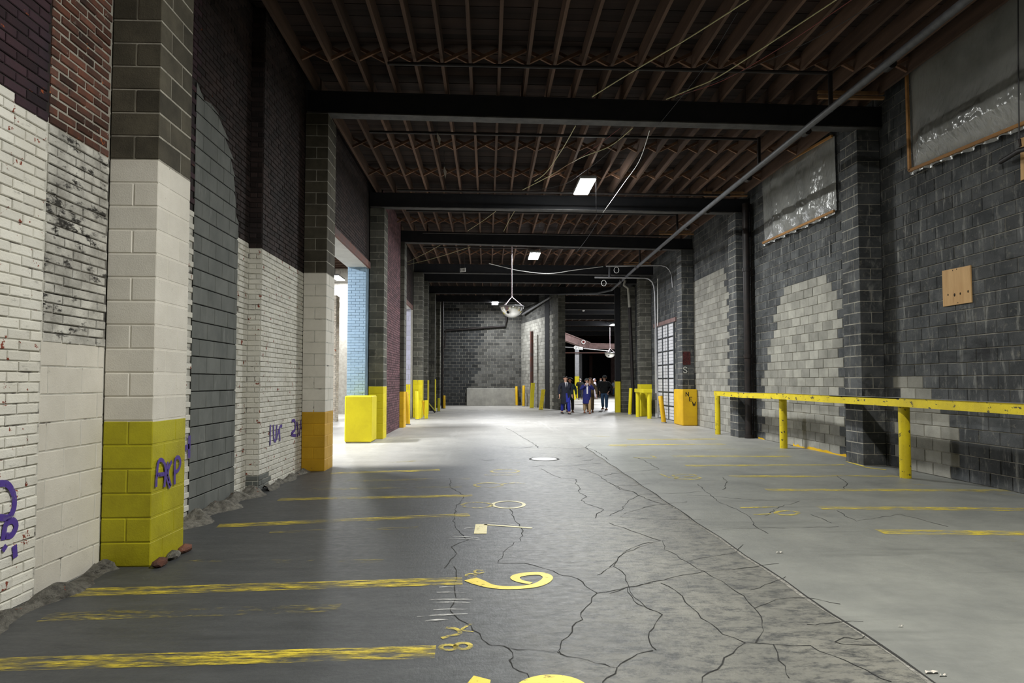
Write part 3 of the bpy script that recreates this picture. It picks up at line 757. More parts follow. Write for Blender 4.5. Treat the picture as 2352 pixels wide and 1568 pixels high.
for px_, py_ in ((1340, 785),):
    c = wy(px_, py_, 48.5); b = MB(); b.lathe([(0, 0), (.16, 0), (.16, .03), (0, .03)], 'ink_red', 20, Matrix.Translation(c) @ Matrix.Rotation(math.pi / 2, 4, 'X'))
    so = b.build('round_sign'); tag(so, 'small round red and white sign on the rusty girder', 'sign')
    b = MB(); b.lathe([(.10, .032), (.16, .032)], 'sign_white', 20, Matrix.Translation(c) @ Matrix.Rotation(math.pi / 2, 4, 'X')); b.build('rim', so)
for a_, b2 in (((1283, 796), (1320, 798)), ((1340, 800), (1402, 806))):
    q0, q1 = wy(*a_, 47), wy(*b2, 47); b = MB(); b.tube([q0, q1], .035, 'conduit', 6)
    tag(b.build('pipe'), 'thin pale pipe strung under the rusty girder' + (' left of the white sign' if a_[0] < 1300 else ' toward the far mirror dome'), 'pipe')
b = MB(); b.tube([wy(1283, 810, 60), wy(1415, 810, 60)], .05, 'steel_rust', 6); tag(b.build('pipe'), 'brown rail pipe crossing above the dark back of the deep hall', 'pipe')
# LOT FULL sign
c0, c1 = wy(1318.5, 798, 46.5), wy(1338.5, 800, 46.5)
sg = empty('hanging_sign', c0, 'white sign lettered LOT FULL hanging above the grey posts', 'sign')
ux = (c1 - c0); L = ux.length; ux.normalize(); uz = Vector((0, 0, 1)); hgt = .20
b = MB()
for a in (-1,):
    b.raw([c0 - uz * hgt / 2 * 1.0, c1 - uz * hgt / 2, c1 + uz * hgt / 2, c0 + uz * hgt / 2] + [q + Vector((0, .03, 0)) for q in (c0 - uz * hgt / 2, c1 - uz * hgt / 2, c1 + uz * hgt / 2, c0 + uz * hgt / 2)],
          [(0, 1, 2, 3), (7, 6, 5, 4), (0, 4, 5, 1), (1, 5, 6, 2), (2, 6, 7, 3), (3, 7, 4, 0)], 'sign_white')
bd = b.build('board', sg, c0)
x = .05
for ch in 'LOT FULL':
    if ch != ' ':
        b = MB(); letter(ch, c0 + ux * x - uz * .055, ux, uz, .10, .022, 'ink_grey', (0, -1, 0), .004, b); b.build('letter', bd)
    x += .068
b = MB(); b.tube([c0 + ux * L * .5 + uz * .1, c0 + ux * L * .5 + uz * .5], .008, 'cable_dark', 5); b.build('hanger', sg, c0)

# ================================================================== LAMPS
for k, (x, y, z, s, col) in LAMPS.items(): emat('lamp_lens_' + k, col, s)
LL = {'near': 'flat white ceiling lamp above the nearest parking bays', 'A': 'square bright white lamp panel hanging before the second black beam', 'B': 'bright white lamp glowing above the hanging mirror dome', 'C': 'small bright lamp left of the mirror dome near the far wall',
      'D': 'small bright lamp beside the black steel post in the deep hall', 'hall': 'ceiling lamp of the deep hall above the walking people', 'E': 'lamp glowing inside the room behind the first opening', 'F': 'lamp in the left room lighting the first opening', 'G': 'lamp in the left room lighting the second opening'}
for k, (x, y, z, s, col) in LAMPS.items():
    o = empty('ceiling_lamp', (x, y, z), LL[k], 'lamp')
    hw, hl = .18, .64
    b = MB(); b.cbox(x - hw - .02, x + hw + .02, y - hl - .02, y + hl + .02, z + .012, z + .09, 'lamp_housing', .01); b.build('housing', o, (x, y, z))
    b = MB(); b.face([(x - hw, y - hl, z), (x - hw, y + hl, z), (x + hw, y + hl, z), (x + hw, y - hl, z)], 'lamp_lens_' + k)
    b.build('lens', o, (x, y, z))
    for s_ in (-1, 1):
        b = MB(); b.tube([(x, y + s_ * .5, z + .08), (x, y + s_ * .5, min(ZJ, z + 2))], .008, 'cable_dark', 5); b.build('hanger', o, (x, y, z))
p = wy(1340, 712, 44); b = MB(); b.lathe([(0, -.09), (.07, -.08), (.09, 0), (.05, .06), (0, .07)], 'sign_white', 12, Matrix.Translation(p)); tag(b.build('bulb_fixture'), 'small unlit lamp fitting hanging among the deep hall beams', 'lamp')
b = MB(); b.tube([p + Vector((0, 0, .07)), Vector((p.x, p.y, 6.98))], .012, 'cable_dark', 5); b.build('stem', bpy.data.objects['bulb_fixture'])

# ================================================================== ROLLING DOOR ON THE RIGHT
door = S(empty('door_1', (XR, (DY0 + DY1) / 2, 0), 'white panelled roll door with grey ribs beside the NEW pier', 'door'))
door['kind'] = 'structure'
dloc = wloc(door); XD = XR - .02
nrow, ncol = 7, 3
ph = DZ / nrow; pw = (DY1 - DY0 - .12) / ncol
for r in range(nrow):
    for c in range(ncol):
        b = MB(); y0 = DY0 + .06 + c * pw; z0 = r * ph
        for q in range(4): b.cbox(XD + .0, XD + .03, y0 + .03, y0 + pw - .03, z0 + .025 + q * (ph - .04) / 4, z0 + .02 + (q + 1) * (ph - .04) / 4 - .008, 'white_metal', .004)
        b.build('door_panel', door, dloc)
for c in range(ncol + 1):
    y = DY0 + .06 + c * pw; b = MB(); b.box(XD - .03, XD + .03, y - .045, y + .045, 0, DZ, 'door_frame'); b.build('stile', door, dloc)
for r in range(nrow + 1):
    z = min(r * ph, DZ - .03); b = MB(); b.box(XD - .035, XD + .02, DY0 + .02, DY1 - .02, z, z + .03, 'door_frame'); b.build('rail', door, dloc)
b = MB(); b.box(XD - .05, XR + .1, DY0 - .25, DY1 + .45, DZ, DZ + .16, 'steel_rustpale'); b.build('lintel', door, dloc)
b = MB(); b.box(XD - .03, XR + .02, DY1, DY1 + .34, 0, DZ - .05, 'concrete_pale'); b.build('jamb', door, dloc)
b = MB(); b.box(XD - .034, XD - .03, DY1 + .01, DY1 + .33, .75, 1.05, 'ink_grey'); b.build('dark_patch', door, dloc)
b = MB(); b.box(XR + .1, XR + .2, DY0, DY1, 0, DZ, 'white_metal'); b.build('backing', door, dloc)

# ================================================================== GUARD RAIL
RX = 6.66
rail = empty('guard_rail', (RX, 10.1, 0), 'long yellow steel guard rail on round posts along the dark block wall', 'railing')
rl = wloc(rail)
pts = [(RX - .02, 18.5), (RX + .02, 16.6), (RX + .06, 14.6), (RX, 12.2), (RX, 10.1), (RX - .02, 6.4), (RX, 3.0)]
zz = [1.285, 1.265, 1.285, 1.28, 1.285, 1.27, 1.28]
b = MB()
for i in range(len(pts) - 1):
    (xa, ya), (xb, yb) = pts[i], pts[i + 1]; za, zb = zz[i], zz[i + 1]
    for dx0, dx1, m0, m1, mm in ((-.075, -.06, -.135, 0, 'yellow_rail'), (.06, .075, -.135, 0, 'yellow_rail'), (-.075, .075, -.014, 0, 'yellow_rail')):
        A = [(xa + dx0, ya, za + m0), (xa + dx1, ya, za + m0), (xa + dx1, ya, za + m1), (xa + dx0, ya, za + m1)]
        B = [(xb + dx0, yb, zb + m0), (xb + dx1, yb, zb + m0), (xb + dx1, yb, zb + m1), (xb + dx0, yb, zb + m1)]
        b.raw(A + B, [(0, 1, 2, 3), (7, 6, 5, 4), (0, 4, 5, 1), (1, 5, 6, 2), (2, 6, 7, 3), (3, 7, 4, 0)], mm)
b.build('rail_channel', rail, rl)
b = MB()
for i in range(len(pts) - 1):
    (xa, ya), (xb, yb) = pts[i], pts[i + 1]
    b.face([(xa - .07, ya, zz[i] + .003), (xa + .16, ya, zz[i] + .003), (xb + .16, yb, zz[i + 1] + .003), (xb - .07, yb, zz[i + 1] + .003)], 'cmu_light')
    b.face([(xa - .07, ya, zz[i] - .001), (xb - .07, yb, zz[i + 1] - .001), (xb + .16, yb, zz[i + 1] - .001), (xa + .16, ya, zz[i] - .001)], 'cmu_light')
b.build('top_plate', rail, rl)
for (px_, py_) in ((2080, 1100), (1800, 1032), (1649, 1000)):
    q = fl(px_, py_ - 3); b = MB(); b.tube([(q.x, q.y, 0), (q.x, q.y, .6), (q.x, q.y, 1.16)], .078 if px_ < 1700 else .085, 'yellow_rail', 16); b.build('post', rail, rl)
b = MB(); b.tube([(RX, 5.6, 0), (RX, 5.6, 1.16)], .085, 'yellow_rail', 16); b.build('post', rail, rl)

# ================================================================== BOLLARDS, GUARDS
def bollard(top, base, rad, label, mat='yellow_bright', zt=None, cat='bollard', sq=False, Y=None):
    q = fl(*base); t = wy(top[0], top[1], q.y)
    o = empty('bollard', q, label, cat)
    b = MB()
    if sq:
        d = (t - q); ux = Vector((1, 0, 0)); mt = Matrix(((rad, 0, d.x, q.x), (0, rad, d.y, q.y), (0, 0, d.z, q.z), (0, 0, 0, 1)))
        b.box(-1, 1, -1, 1, 0, 1, mat, mt)
    else: b.tube([q, q.lerp(t, .5), q.lerp(t, .985), t], [rad, rad, rad, rad * .8], mat, 14)
    b.build('tube', o, q)
    b = MB(); b.lathe([(rad * 1.02, 0), (rad * 1.25, .0), (rad * 1.2, .03), (rad * 1.0, .035)], 'concrete_smooth', 14, Matrix.Translation(q)); b.build('collar', o, q)
    return o
bollard((933, 900), (937.5, 975), .075, 'yellow steel bollard standing against the dark yellow-based pier', 'yellow_amber')
bollard((957.5, 898), (958.5, 964), .075, 'bright yellow bollard in front of the tall yellow pier base')
bollard((1008, 914), (1007.5, 945), .075, 'olive yellow bollard before the last left pier', 'yellow_olive')
bollard((1020, 908), (1020.5, 938.5), .075, 'orange-yellow bollard by the half-black far wall', 'yellow_amber')
bollard((1186, 887), (1187, 931.5), .085, 'orange bollard by the footing of the far wall', 'yellow_amber')
bollard((1203, 885), (1202.5, 933), .085, 'orange-yellow bollard in the corner of the far wall', 'yellow_amber')
bollard((1224, 879), (1221, 937), .11, 'yellow guard bollard at the foot of the rusty pipe', sq=True)
bollard((1248, 894), (1242, 941), .10, 'leaning yellow bollard on the dividing wall', 'yellow_rail', sq=True)
bollard((1449, 891), (1446.5, 953), .08, 'thin yellow bollard beside the black foot of the pale downpipe')
bollard((1517, 909), (1525, 971), .085, 'leaning yellow bollard in front of the white roll door', 'yellow_amber')
# braced post at the left
q = fl(979, 961); o = empty('braced_post', q, 'yellow post with a diagonal brace forming an N beside the dark pier', 'post')
b = MB(); b.cbox(q.x - .07, q.x + .07, q.y - .07, q.y + .07, 0, wy(979, 919, q.y).z, 'yellow_bright', .01); b.build('post', o, q)
b = MB(); t = wy(972, 920, q.y + .1); b.tube([t, (q.x - .06, q.y, .12)], .05, 'yellow_amber', 8); b.build('diagonal', o, q)
b = MB(); b.cbox(q.x - .33, q.x - .21, q.y - .06, q.y + .06, 0, t.z + .02, 'yellow_bright', .01); b.build('post', o, q)
q = fl(1000, 949); o = empty('timber_brace', q, 'dark leaning timber brace with a yellow top edge', 'brace')
t = wy(985, 929, q.y); d = t - q
b = MB(); b.tube([q + Vector((0, 0, .05)), t], .06, 'pipe_black', 6); b.build('timber', o, q)
b = MB(); b.tube([q + Vector((0, -.02, .10)), t + Vector((0, -.02, .06))], .03, 'yellow_olive', 6); b.build('top_edge', o, q)
# yellow guard block before the blue jamb
o = empty('yellow_guard_block', (-3.25, 16.8, 0), 'big bright yellow square guard block in front of the pale blue brick jamb', 'guard block')
b = MB(); b.cbox(-3.60, -2.92, 16.42, 17.16, .03, 1.19, 'yellow_bright', .025); b.build('casing', o, wloc(o))
b = MB(); b.box(-3.57, -2.95, 16.45, 17.12, 0, .03, 'concrete_smooth'); b.build('base', o, wloc(o))
# guard frame in front of the far right pier
q = fl(1466, 957); o = empty('steel_barrier', q, 'yellow steel guard frame of two posts and a cross beam', 'barrier')
for px_, py_, r_ in ((1465, 957, .09), (1491.5, 961, .09), (1473, 956, .05)):
    a = fl(px_, py_); b = MB(); b.tube([a, (a.x, a.y, 1.15)], r_, 'yellow_bright', 12); b.build('post', o, q)
a0, a1 = fl(1465, 957), fl(1491.5, 961)
b = MB(); b.cbox(a0.x - .12, a1.x + .1, min(a0.y, a1.y) - .12, max(a0.y, a1.y) + .12, 1.08, 1.24, 'yellow_bright', .012); b.build('cross_beam', o, q)

# ================================================================== PIPES
def pipe(name, pts, r, mat, label, cat='pipe', n=10, group=None, sub=()):
    b = MB(); b.tube(pts, r, mat, n); o = b.build(name, None, pts[0]); tag(o, label, cat, group)
    for (p0, p1, rr, mm, nm) in sub:
        b = MB(); b.tube([p0, p1], rr, mm, n); b.build(nm, o, pts[0])
    return o
SZ = 5.95
main = [(5.5, 1.0, SZ), (5.52, 9, SZ), (5.58, 18, SZ), (5.75, 25, SZ), (5.95, 30.6, SZ)]
subs = []
for yc in (6.2, 8.6, 11.0, 13.6, 16.3, 18.0, 21.0, 24.4, 27.6):
    x = 5.5 + (yc - 1) * .0105; subs.append(((x, yc - .07, SZ), (x, yc + .07, SZ), .072, 'pipe_black', 'coupling'))
for yc in (10.15, 13.0, 19.0, 24.0):
    x = 5.5 + (yc - 1) * .0105; subs.append(((x, yc, SZ), (x, yc, 6.62), .035, 'pipe_black', 'riser'))

BR = [((-1.6, 10.15, 6.62), (5.6, 10.2, 6.62), 'thin black sprinkler branch pipe before the nearest full beam'), ((-2.4, 12.95, 6.60), (5.62, 13.05, 6.60), 'thin black sprinkler branch pipe above the small hanging paper strips'),
      ((-2.4, 17.0, 6.62), (6.6, 17.15, 6.62), 'thin black pipe tight in front of the beam by the lamp panel'), ((-2.4, 18.9, 6.58), (5.7, 19.05, 6.58), 'black sprinkler branch pipe just beyond the beam by the lamp panel'),
      ((-2.2, 21.7, 6.58), (6.4, 21.9, 6.58), 'thin black pipe in front of the third beam'), ((-2.4, 23.9, 6.56), (5.75, 24.05, 6.56), 'black sprinkler branch pipe above the glowing dome lamp')]
for i in (0, 1, 3, 5): subs.append((BR[i][0], BR[i][1], .028, 'pipe_black', 'branch_pipe'))
for i in (2, 4): pipe('roof_pipe', [BR[i][0], BR[i][1]], .028, 'pipe_black', BR[i][2], n=8)
e = Vector(main[-1]); w1 = wy(1282, 675, 34.6)
subs += [(e, (5.4, 31.4, 5.9), .05, 'pipe_grey', 'elbow'), ((5.4, 31.4, 5.9), w1, .05, 'pipe_grey', 'cross_run')]
pipe('sprinkler_main', main, .055, 'pipe_grey', 'long grey sprinkler pipe running under the beams along the right side', sub=subs)
# turn of the main towards the dividing wall
w2 = wy(1200, 722, 41.0)
pipe('wall_pipe', [wy(1263, 683, 36.2), w2], .06, 'conduit', 'pale pipe running down the top of the dividing wall behind the mirror dome')
# thick black downpipe at the right pier, with cable
qx, qy = 7.17, 17.5
dp = empty('downpipe', (qx, qy, 0), 'thick black downpipe against the dark pier at the rail', 'pipe')
b = MB(); b.tube([(qx, qy, 0), (qx, qy, 3.0), (qx, qy, 6.5)], .095, 'pipe_black', 14); b.build('pipe', dp, wloc(dp))
b = MB(); b.tube([(qx + .14, qy, 0), (qx + .14, qy, 6.5)], .022, 'pipe_black', 8); b.build('cable', dp, wloc(dp))
for z in (.0, 2.2, 4.6): b = MB(); b.tube([(qx, qy, z), (qx, qy, z + .1)], .115, 'pipe_black', 14); b.build('joint', dp, wloc(dp))
# pale-topped downpipe
q = fl(1456, 951); X0, Y0 = q.x, q.y
dp = empty('downpipe', q, 'downpipe with pale upper half and black lower half on the far right pier', 'pipe')
zt = wy(1445, 706, Y0).z; top = wy(1441, 668, Y0); el = wy(1433, 655, Y0); en = wy(1436, 644, Y0)
b = MB(); b.tube([q, wy(1446, 706, Y0)], .085, 'pipe_black', 12); b.build('lower_pipe', dp, q)
b = MB(); b.tube([wy(1446, 706, Y0), wy(1443, 662, Y0), el, en], .065, 'pipe_pale', 12); b.build('upper_pipe', dp, q)
# conduits by the roll door
Yc = 26.3
pts = [wy(1366, 637, Yc), wy(1480, 638, Yc)] + [wy(x, y, Yc) for x, y in ((1490, 640), (1498, 647), (1502, 657), (1504, 672))] + [wy(1506, 760, Yc), wy(1512, 958, Yc)]
pipe('conduit', pts, .035, 'conduit', 'bent steel conduit dropping beside the white roll door', sub=[(wy(1400, 611, Yc), wy(1400, 636, Yc), .05, 'pipe_grey', 'hanger')])
Yc = 25.3
pts = [wy(1392, 611, Yc), wy(1518, 609, Yc)] + [wy(x, y, Yc) for x, y in ((1530, 612), (1538, 620), (1543, 632), (1545, 660))]
pipe('conduit', pts, .03, 'conduit', 'upper bent steel conduit turning down the wall above the roll door')
pipe('conduit', [wy(1510.5, 640, 27.3), wy(1510.5, 748, 27.3)], .022, 'cable_white', 'thin pale blue conduit between the bent conduit and the door top')
for px_, py_, Yk in ((1416, 613, 25.3), (1387, 643, 26.3)):
    c = wy(px_, py_ + 7, Yk); ring = [c + Vector((math.cos(a) * .1, 0, math.sin(a) * .12)) for a in np.linspace(0, 2 * math.pi, 13)]
    pipe('hose_clamp', ring, .012, 'cable_white', 'white ring clamp hanging from the ' + ('upper' if px_ > 1400 else 'lower') + ' bent conduit', 'clamp', 6)
# rusty vertical pipe on the dividing wall
q = fl(1222, 936); pipe('rusty_pipe', [q + Vector((0, .25, 0)), q + Vector((0, .25, wy(1222, 760, q.y).z))], .11, 'steel_rust', 'rust-brown vertical pipe on the dividing wall above a yellow guard')
# black pipe bracketing the far wall
pts = [wy(1021, 800, 41.8), wy(1024, 758, 41.8), wy(1160, 749, 41.8), wy(1163, 736, 41.8), wy(1163, 715, 41.8)]
pipe('wall_pipe', pts, .06, 'pipe_black', 'black pipe stepping across the half-black far wall')
q = fl(1016, 938); pipe('wall_pipe', [q, (q.x, q.y, 6.2)], .07, 'pipe_black', 'black vertical pipe in the left corner by the last pier')

# ================================================================== HANGING MIRROR DOMES
def dome(c, R, label, ztop):
    o = empty('mirror_dome', c, label, 'mirror')
    b = MB(); prof = [(R * math.sin(a), -R * .92 * math.cos(a)) for a in np.linspace(0.001, math.pi / 2, 14)]
    prof += [(R * .975 * math.sin(a), -R * .9 * math.cos(a)) for a in np.linspace(math.pi / 2, .001, 14)]
    b.lathe(prof, 'mirror_dome', 40, Matrix.Translation(c)); bo = b.build('bowl', o, c)
    b = MB(); b.lathe([(R * .97, -.012), (R * 1.04, -.012), (R * 1.04, .015), (R * .97, .015), (R * .97, -.012)], 'steel_grey', 40, Matrix.Translation(c)); b.build('rim', o, c)
    d = Vector((-.35, -.72, -.60)).normalized(); p = Vector(c) + Vector((d.x * R, d.y * R, d.z * R * .92))
    qn = d.to_track_quat('Z', 'Y').to_matrix().to_4x4()
    b = MB(); b.lathe([(0, .014), (R * .12, .008), (R * .14, -.02)], 'ink_black', 18, Matrix.Translation(p) @ qn); b.build('dark_spot', o, c)  # plain dark spot on the bowl
    hub = Vector(c) + Vector((0, 0, R * .82))
    for a in (0.05, 2.5, 4.1):
        b = MB(); b.tube([hub, Vector(c) + Vector((math.cos(a) * R, math.sin(a) * R, 0))], .011 * R / .45, 'rod_pink', 6); b.build('stay', o, c)
    b = MB(); b.tube([hub, (hub.x, hub.y, ztop)], .017 * R / .45, 'rod_pink', 8); b.build('rod', o, c)
    b = MB(); b.lathe([(0, .04), (.03, .02), (.03, -.02), (0, -.04)], 'rod_pink', 10, Matrix.Translation(hub)); b.build('hub', o, c)
    return o
c = wy(1175.5, 704, 23.6); dome(c, .44, 'silver half-dome safety mirror hanging on a long rod', ZD + .02)
c = wy(1401, 810, 43.0); dome(c, .36, 'smaller half-dome mirror far off beside the black steel post', 5.2)

# ================================================================== PLASTIC SHEETS, PLYWOOD
def sheet(px, label, nu, nv, laths, amp, seed):
    """px: four photo corners tl, tr, br, bl on the right wall"""
    X = XR - .05; q = [wx(*p, X) for p in px]; c = q[3]
    o = empty('plastic_sheet', c, label, 'plastic sheet')
    vs = []
    from mathutils import noise as mn
    for j in range(nv + 1):
        for i in range(nu + 1):
            s, t = i / nu, j / nv
            p = q[3].lerp(q[2], s).lerp(q[0].lerp(q[1], s), t)
            e = min(1, 6 * min(s, 1 - s, t, 1 - t))
            cr = mn.multi_fractal(Vector((seed, p.y * 3.0, p.z * 2.2)), .9, 2.2, 4) * .010 + abs(mn.noise(Vector((seed + 9, p.y * 9, p.z * 6)))) * .022
            if seed == 3:      # hangs in vertical folds
                wv = p.y * 9.5 + 2.2 * mn.noise(Vector((p.y * 1.1, p.z * .7, 4))) + (t - .5) * (s - .3) * 3
                d = .055 * (math.sin(wv) * .5 + .5) ** 1.5 * (.5 + .7 * mn.noise(Vector((p.y * .8, p.z * .5, 8))) + .3) + .05 * math.sin(math.pi * s) * (1 - t)
            else:              # bellies out at the bottom
                d = .13 * math.exp(-((t - .20) / .22) ** 2) + .04 * math.sin(math.pi * t)
                cr *= .35 + 1.5 * math.exp(-((t - .18) / .25) ** 2)
            vs.append((p.x - e * (d + cr) - .004, p.y, p.z))
    fs = [(j * (nu + 1) + i, j * (nu + 1) + i + 1, (j + 1) * (nu + 1) + i + 1, (j + 1) * (nu + 1) + i) for j in range(nv) for i in range(nu)]
    b = MB(); b.raw(vs, fs, 'plastic_film', True); b.build('film', o, c)
    for a, d, w_ in laths:
        A = q['tl tr br bl'.split().index(a)]; B = q['tl tr br bl'.split().index(d)]
        dd = (B - A); L = dd.length; dd.normalize(); n = Vector((1, 0, 0)); up = n.cross(dd).normalized()
        mt = Matrix(((dd.x, n.x, up.x, A.x), (dd.y, n.y, up.y, A.y), (dd.z, n.z, up.z, A.z), (0, 0, 0, 1)))
        b = MB(); b.box(0, L, -.05 - amp, -.012 - amp, -w_ / 2, w_ / 2, 'wood_lath', mt); b.build('lath', o, c)
    # loose hem hanging under the bottom lath
    b = MB(); k = 60; A, B = q[3], q[2]; top = []; bot = []
    for i in range(k + 1):
        p = A.lerp(B, i / k); top.append((p.x - amp - .02 + .012 * math.sin(i * 2.1), p.y, p.z)); bot.append((p.x - amp - .03 + .03 * math.sin(i * 1.3), p.y, p.z - .07 - .02 * math.sin(i * .7)))
    b.raw(top + bot, [(i, i + 1, k + 2 + i, k + 1 + i) for i in range(k)], 'plastic_film', True); b.build('hem', o, c)
    return o
sheet([(1750, 408), (1917, 312), (1922, 484), (1757, 558)], 'grey plastic sheet nailed with laths over a window between the two piers', 150, 90, [('tl', 'tr', .05), ('bl', 'br', .05)], .025, 3)
sheet([(2089, 168), (2430, -88), (2430, 254), (2096, 392)], 'large grey plastic sheet with a full lath border high above the plywood square', 170, 100, [('tl', 'tr', .05), ('bl', 'br', .05), ('tl', 'bl', .05)], .022, 5)
def ply(px, label, holes):
    X = XR - .012; q = [wx(*p, X) for p in px]; c = q[3]
    o = empty('plywood_panel', c, label, 'panel'); n = Vector((-.018, 0, 0))
    b = MB(); b.raw(list(q) + [p + n for p in q], [(3, 2, 1, 0), (4, 5, 6, 7), (0, 1, 5, 4), (1, 2, 6, 5), (2, 3, 7, 6), (3, 0, 4, 7)], 'plywood'); b.build('board', o, c)
    for hx, hy, rr in holes:
        h = wx(hx, hy, X - .0185); b = MB(); b.lathe([(0, .002), (rr, .001), (rr, -.002)], 'hole_dark', 12, Matrix.Translation(h) @ Matrix.Rotation(-math.pi / 2, 4, 'Y') @ Matrix.Diagonal((1.5, 1, 1, 1)).to_4x4()); b.build('hole', o, c)
    return o
ply([(2166, 622), (2231, 609), (2234, 694), (2168.5, 704)], 'square of raw plywood with four dark holes fixed to the dark block wall', [(2177.5, 677, .012), (2192.5, 677, .018), (2205.5, 674, .013), (2223.5, 669, .014), (2188, 621, .008), (2197, 618, .007), (2200, 695, .007)])
ply([(2346, 318), (2372, 308), (2373, 402), (2347, 415)], 'raw plywood piece behind the hanging cable at the edge of the large plastic sheet', [])
cb = [wx(2338, -60, 7.1), wx(2339, 150, 7.1), wx(2341, 320, 7.1)]
pipe('hanging_cable', cb, .008, 'cable_dark', 'thin cable hanging straight down before the large plastic sheet', 'cable', 6, sub=[(cb[-1], wx(2343, 336, 7.1), .02, 'pipe_black', 'hook')])
pipe('wall_pipe', [wx(2298, 372, 7.3), wx(2342, 345, 7.2), wx(2400, 330, 7.1)], .035, 'pipe_black', 'short black pipe stub ending on the dark wall under the large sheet')
pipe('beam_bracket', [wx(1905, 553, 7.36), wx(1906, 590, 7.36)], .012, 'concrete_pale', 'small pale drip mark bar below the window sheet', 'bracket', 6)

# ================================================================== CABLES UNDER THE ROOF
def cable(px, z, r, mat, label, sag=None, n=6):
    zs = z if isinstance(z, (list, tuple)) else [z] * len(px)
    pts = spline([fl(*p, z=zz_) for p, zz_ in zip(px, zs)], 6); r = r * .7
    return pipe('hanging_cable', pts, r, mat, label, 'cable', n)
cable([(1730, -8), (1590, 82), (1440, 172), (1360, 222)], 6.55, .014, 'cable_yellow', 'pale yellow cable slanting under the joists to the nearest full beam')
cable([(1935, -10), (1780, 92), (1650, 176), (1590, 203), (1530, 228)], 6.53, .014, 'cable_yellow', 'long yellow cable sagging from the right towards the nearest full beam')
cable([(1970, -10), (1800, 105), (1660, 185), (1560, 218)], 6.56, .008, 'cable_red', 'thin red cable running beside the long yellow one')
cable([(2030, -5), (1860, 95), (1700, 165), (1600, 205), (1545, 230)], 6.50, .006, 'cable_dark', 'thin dark cable lowest of the bundle running to the nearest full beam')
cable([(1453, 294), (1400, 336), (1330, 364), (1262, 404), (1200, 436)], 6.5, .012, 'cable_yellow', 'yellow cable looping behind the nearest full beam toward the lamp')
cable([(1322, 289), (1290, 345), (1255, 395), (1228, 416)], 6.46, .012, 'cable_yellow', 'short yellow cable crossing the second bay diagonally')
cable([(1425, 294), (1350, 350), (1270, 400)], 6.42, .005, 'cable_red', 'thin reddish cable in the second bay')
cable([(1440, 294), (1395, 352), (1340, 395), (1290, 425), (1200, 440)], 6.40, .006, 'cable_dark', 'thin dark cable in a low loop left of the lamp panel')
cable([(1492, 300), (1468, 370), (1430, 425), (1385, 488)], [6.27, 6.22, 6.22, 6.26], .010, 'cable_white', 'white cable dropping from the nearest full beam to the beam by the lamp')
cable([(1695, 28), (1610, 165), (1510, 290)], [6.6, 6.45, 6.28], .005, 'cable_dark', 'thin dark wire hanging slack below the joists of the first bay')
cable([(1385, 490), (1350, 545), (1325, 578)], [6.28, 6.25, 6.27], .008, 'cable_dark', 'dark wire between the beam by the lamp and the third beam')
cable([(1150, 476), (1112, 505), (1074, 530)], 6.5, .012, 'cable_yellow', 'yellow cable in the third bay left of centre')
cable([(1186, 478), (1170, 505), (1157, 531)], 6.5, .012, 'cable_yellow', 'pale cable curving down in the third bay')
cable([(1011, 563), (970, 585), (932, 603)], 6.25, .012, 'cable_yellow', 'upper yellow cable tied to the dark pier in the fourth bay')
cable([(1080, 567), (1000, 592), (935, 608)], 6.2, .012, 'cable_yellow', 'lower yellow cable tied to the dark pier in the fourth bay')
pts = spline([wy(x, y, 26.6) for x, y in ((1123, 605), (1160, 614), (1198, 622), (1260, 628), (1320, 620), (1385, 612))], 5)
pipe('hanging_cable', pts, .014, 'cable_white', 'white cable sagging across behind the mirror dome rod', 'cable', 6)
pipe('hanging_cable', [wy(1368.5, 300, 15.2), wy(1369.5, 500, 15.2)], .006, 'cable_dark', 'thin straight wire hanging right of the lamp panel', 'cable', 5)
for i, (a, c_, Yk, lb) in enumerate((((1004, 305), (1010, 335), 12.7, 'nearer'), ((1020, 382), (1023, 410), 15.0, 'farther'))):
    A, B = wy(*a, Yk), wy(*c_, Yk); m_ = (A + B) / 2 + Vector((.03, 0, 0))
    b = MB(); b.raw([A, m_ + Vector((.015, 0, .02)), B, m_ - Vector((.06, 0, -.03))] + [p + Vector((0, .006, 0)) for p in (A, m_ + Vector((.015, 0, .02)), B, m_ - Vector((.06, 0, -.03)))], [(0, 1, 2, 3), (7, 6, 5, 4), (0, 4, 5, 1), (1, 5, 6, 2), (2, 6, 7, 3), (3, 7, 4, 0)], 'paper')
    o = b.build('paper_strip', None, A); tag(o, lb + ' of two pale torn strips hanging from the joists', 'strip')
    b = MB(); b.tube([A, (A.x, A.y, ZD + .01)], .004, 'cable_dark', 5); b.build('thread', o, A)
# small hanging notice
c = wy(1063, 620, 26.5); o = empty('hanging_notice', c, 'small white notice board hung on two wires before the far beams', 'sign')
Rz = Matrix.Translation(c) @ Matrix.Rotation(math.radians(-32), 4, 'Z')
b = MB(); b.box(-.14, .14, -.01, .01, -.08, .08, 'sign_white', Rz); bo = b.build('board', o, c)
for x_ in (-.09, -.02, .04, .09): b = MB(); b.box(x_ - .012, x_ + .012, -.014, -.0105, -.05, .06, 'ink_grey', Rz); b.build('dark_stroke', bo)
for x_ in (-.1, .1): b = MB(); t = Rz @ Vector((x_, 0, .08)); b.tube([t, (t.x, t.y, ZD + .01)], .005, 'cable_dark', 5); b.build('wire', o, c)

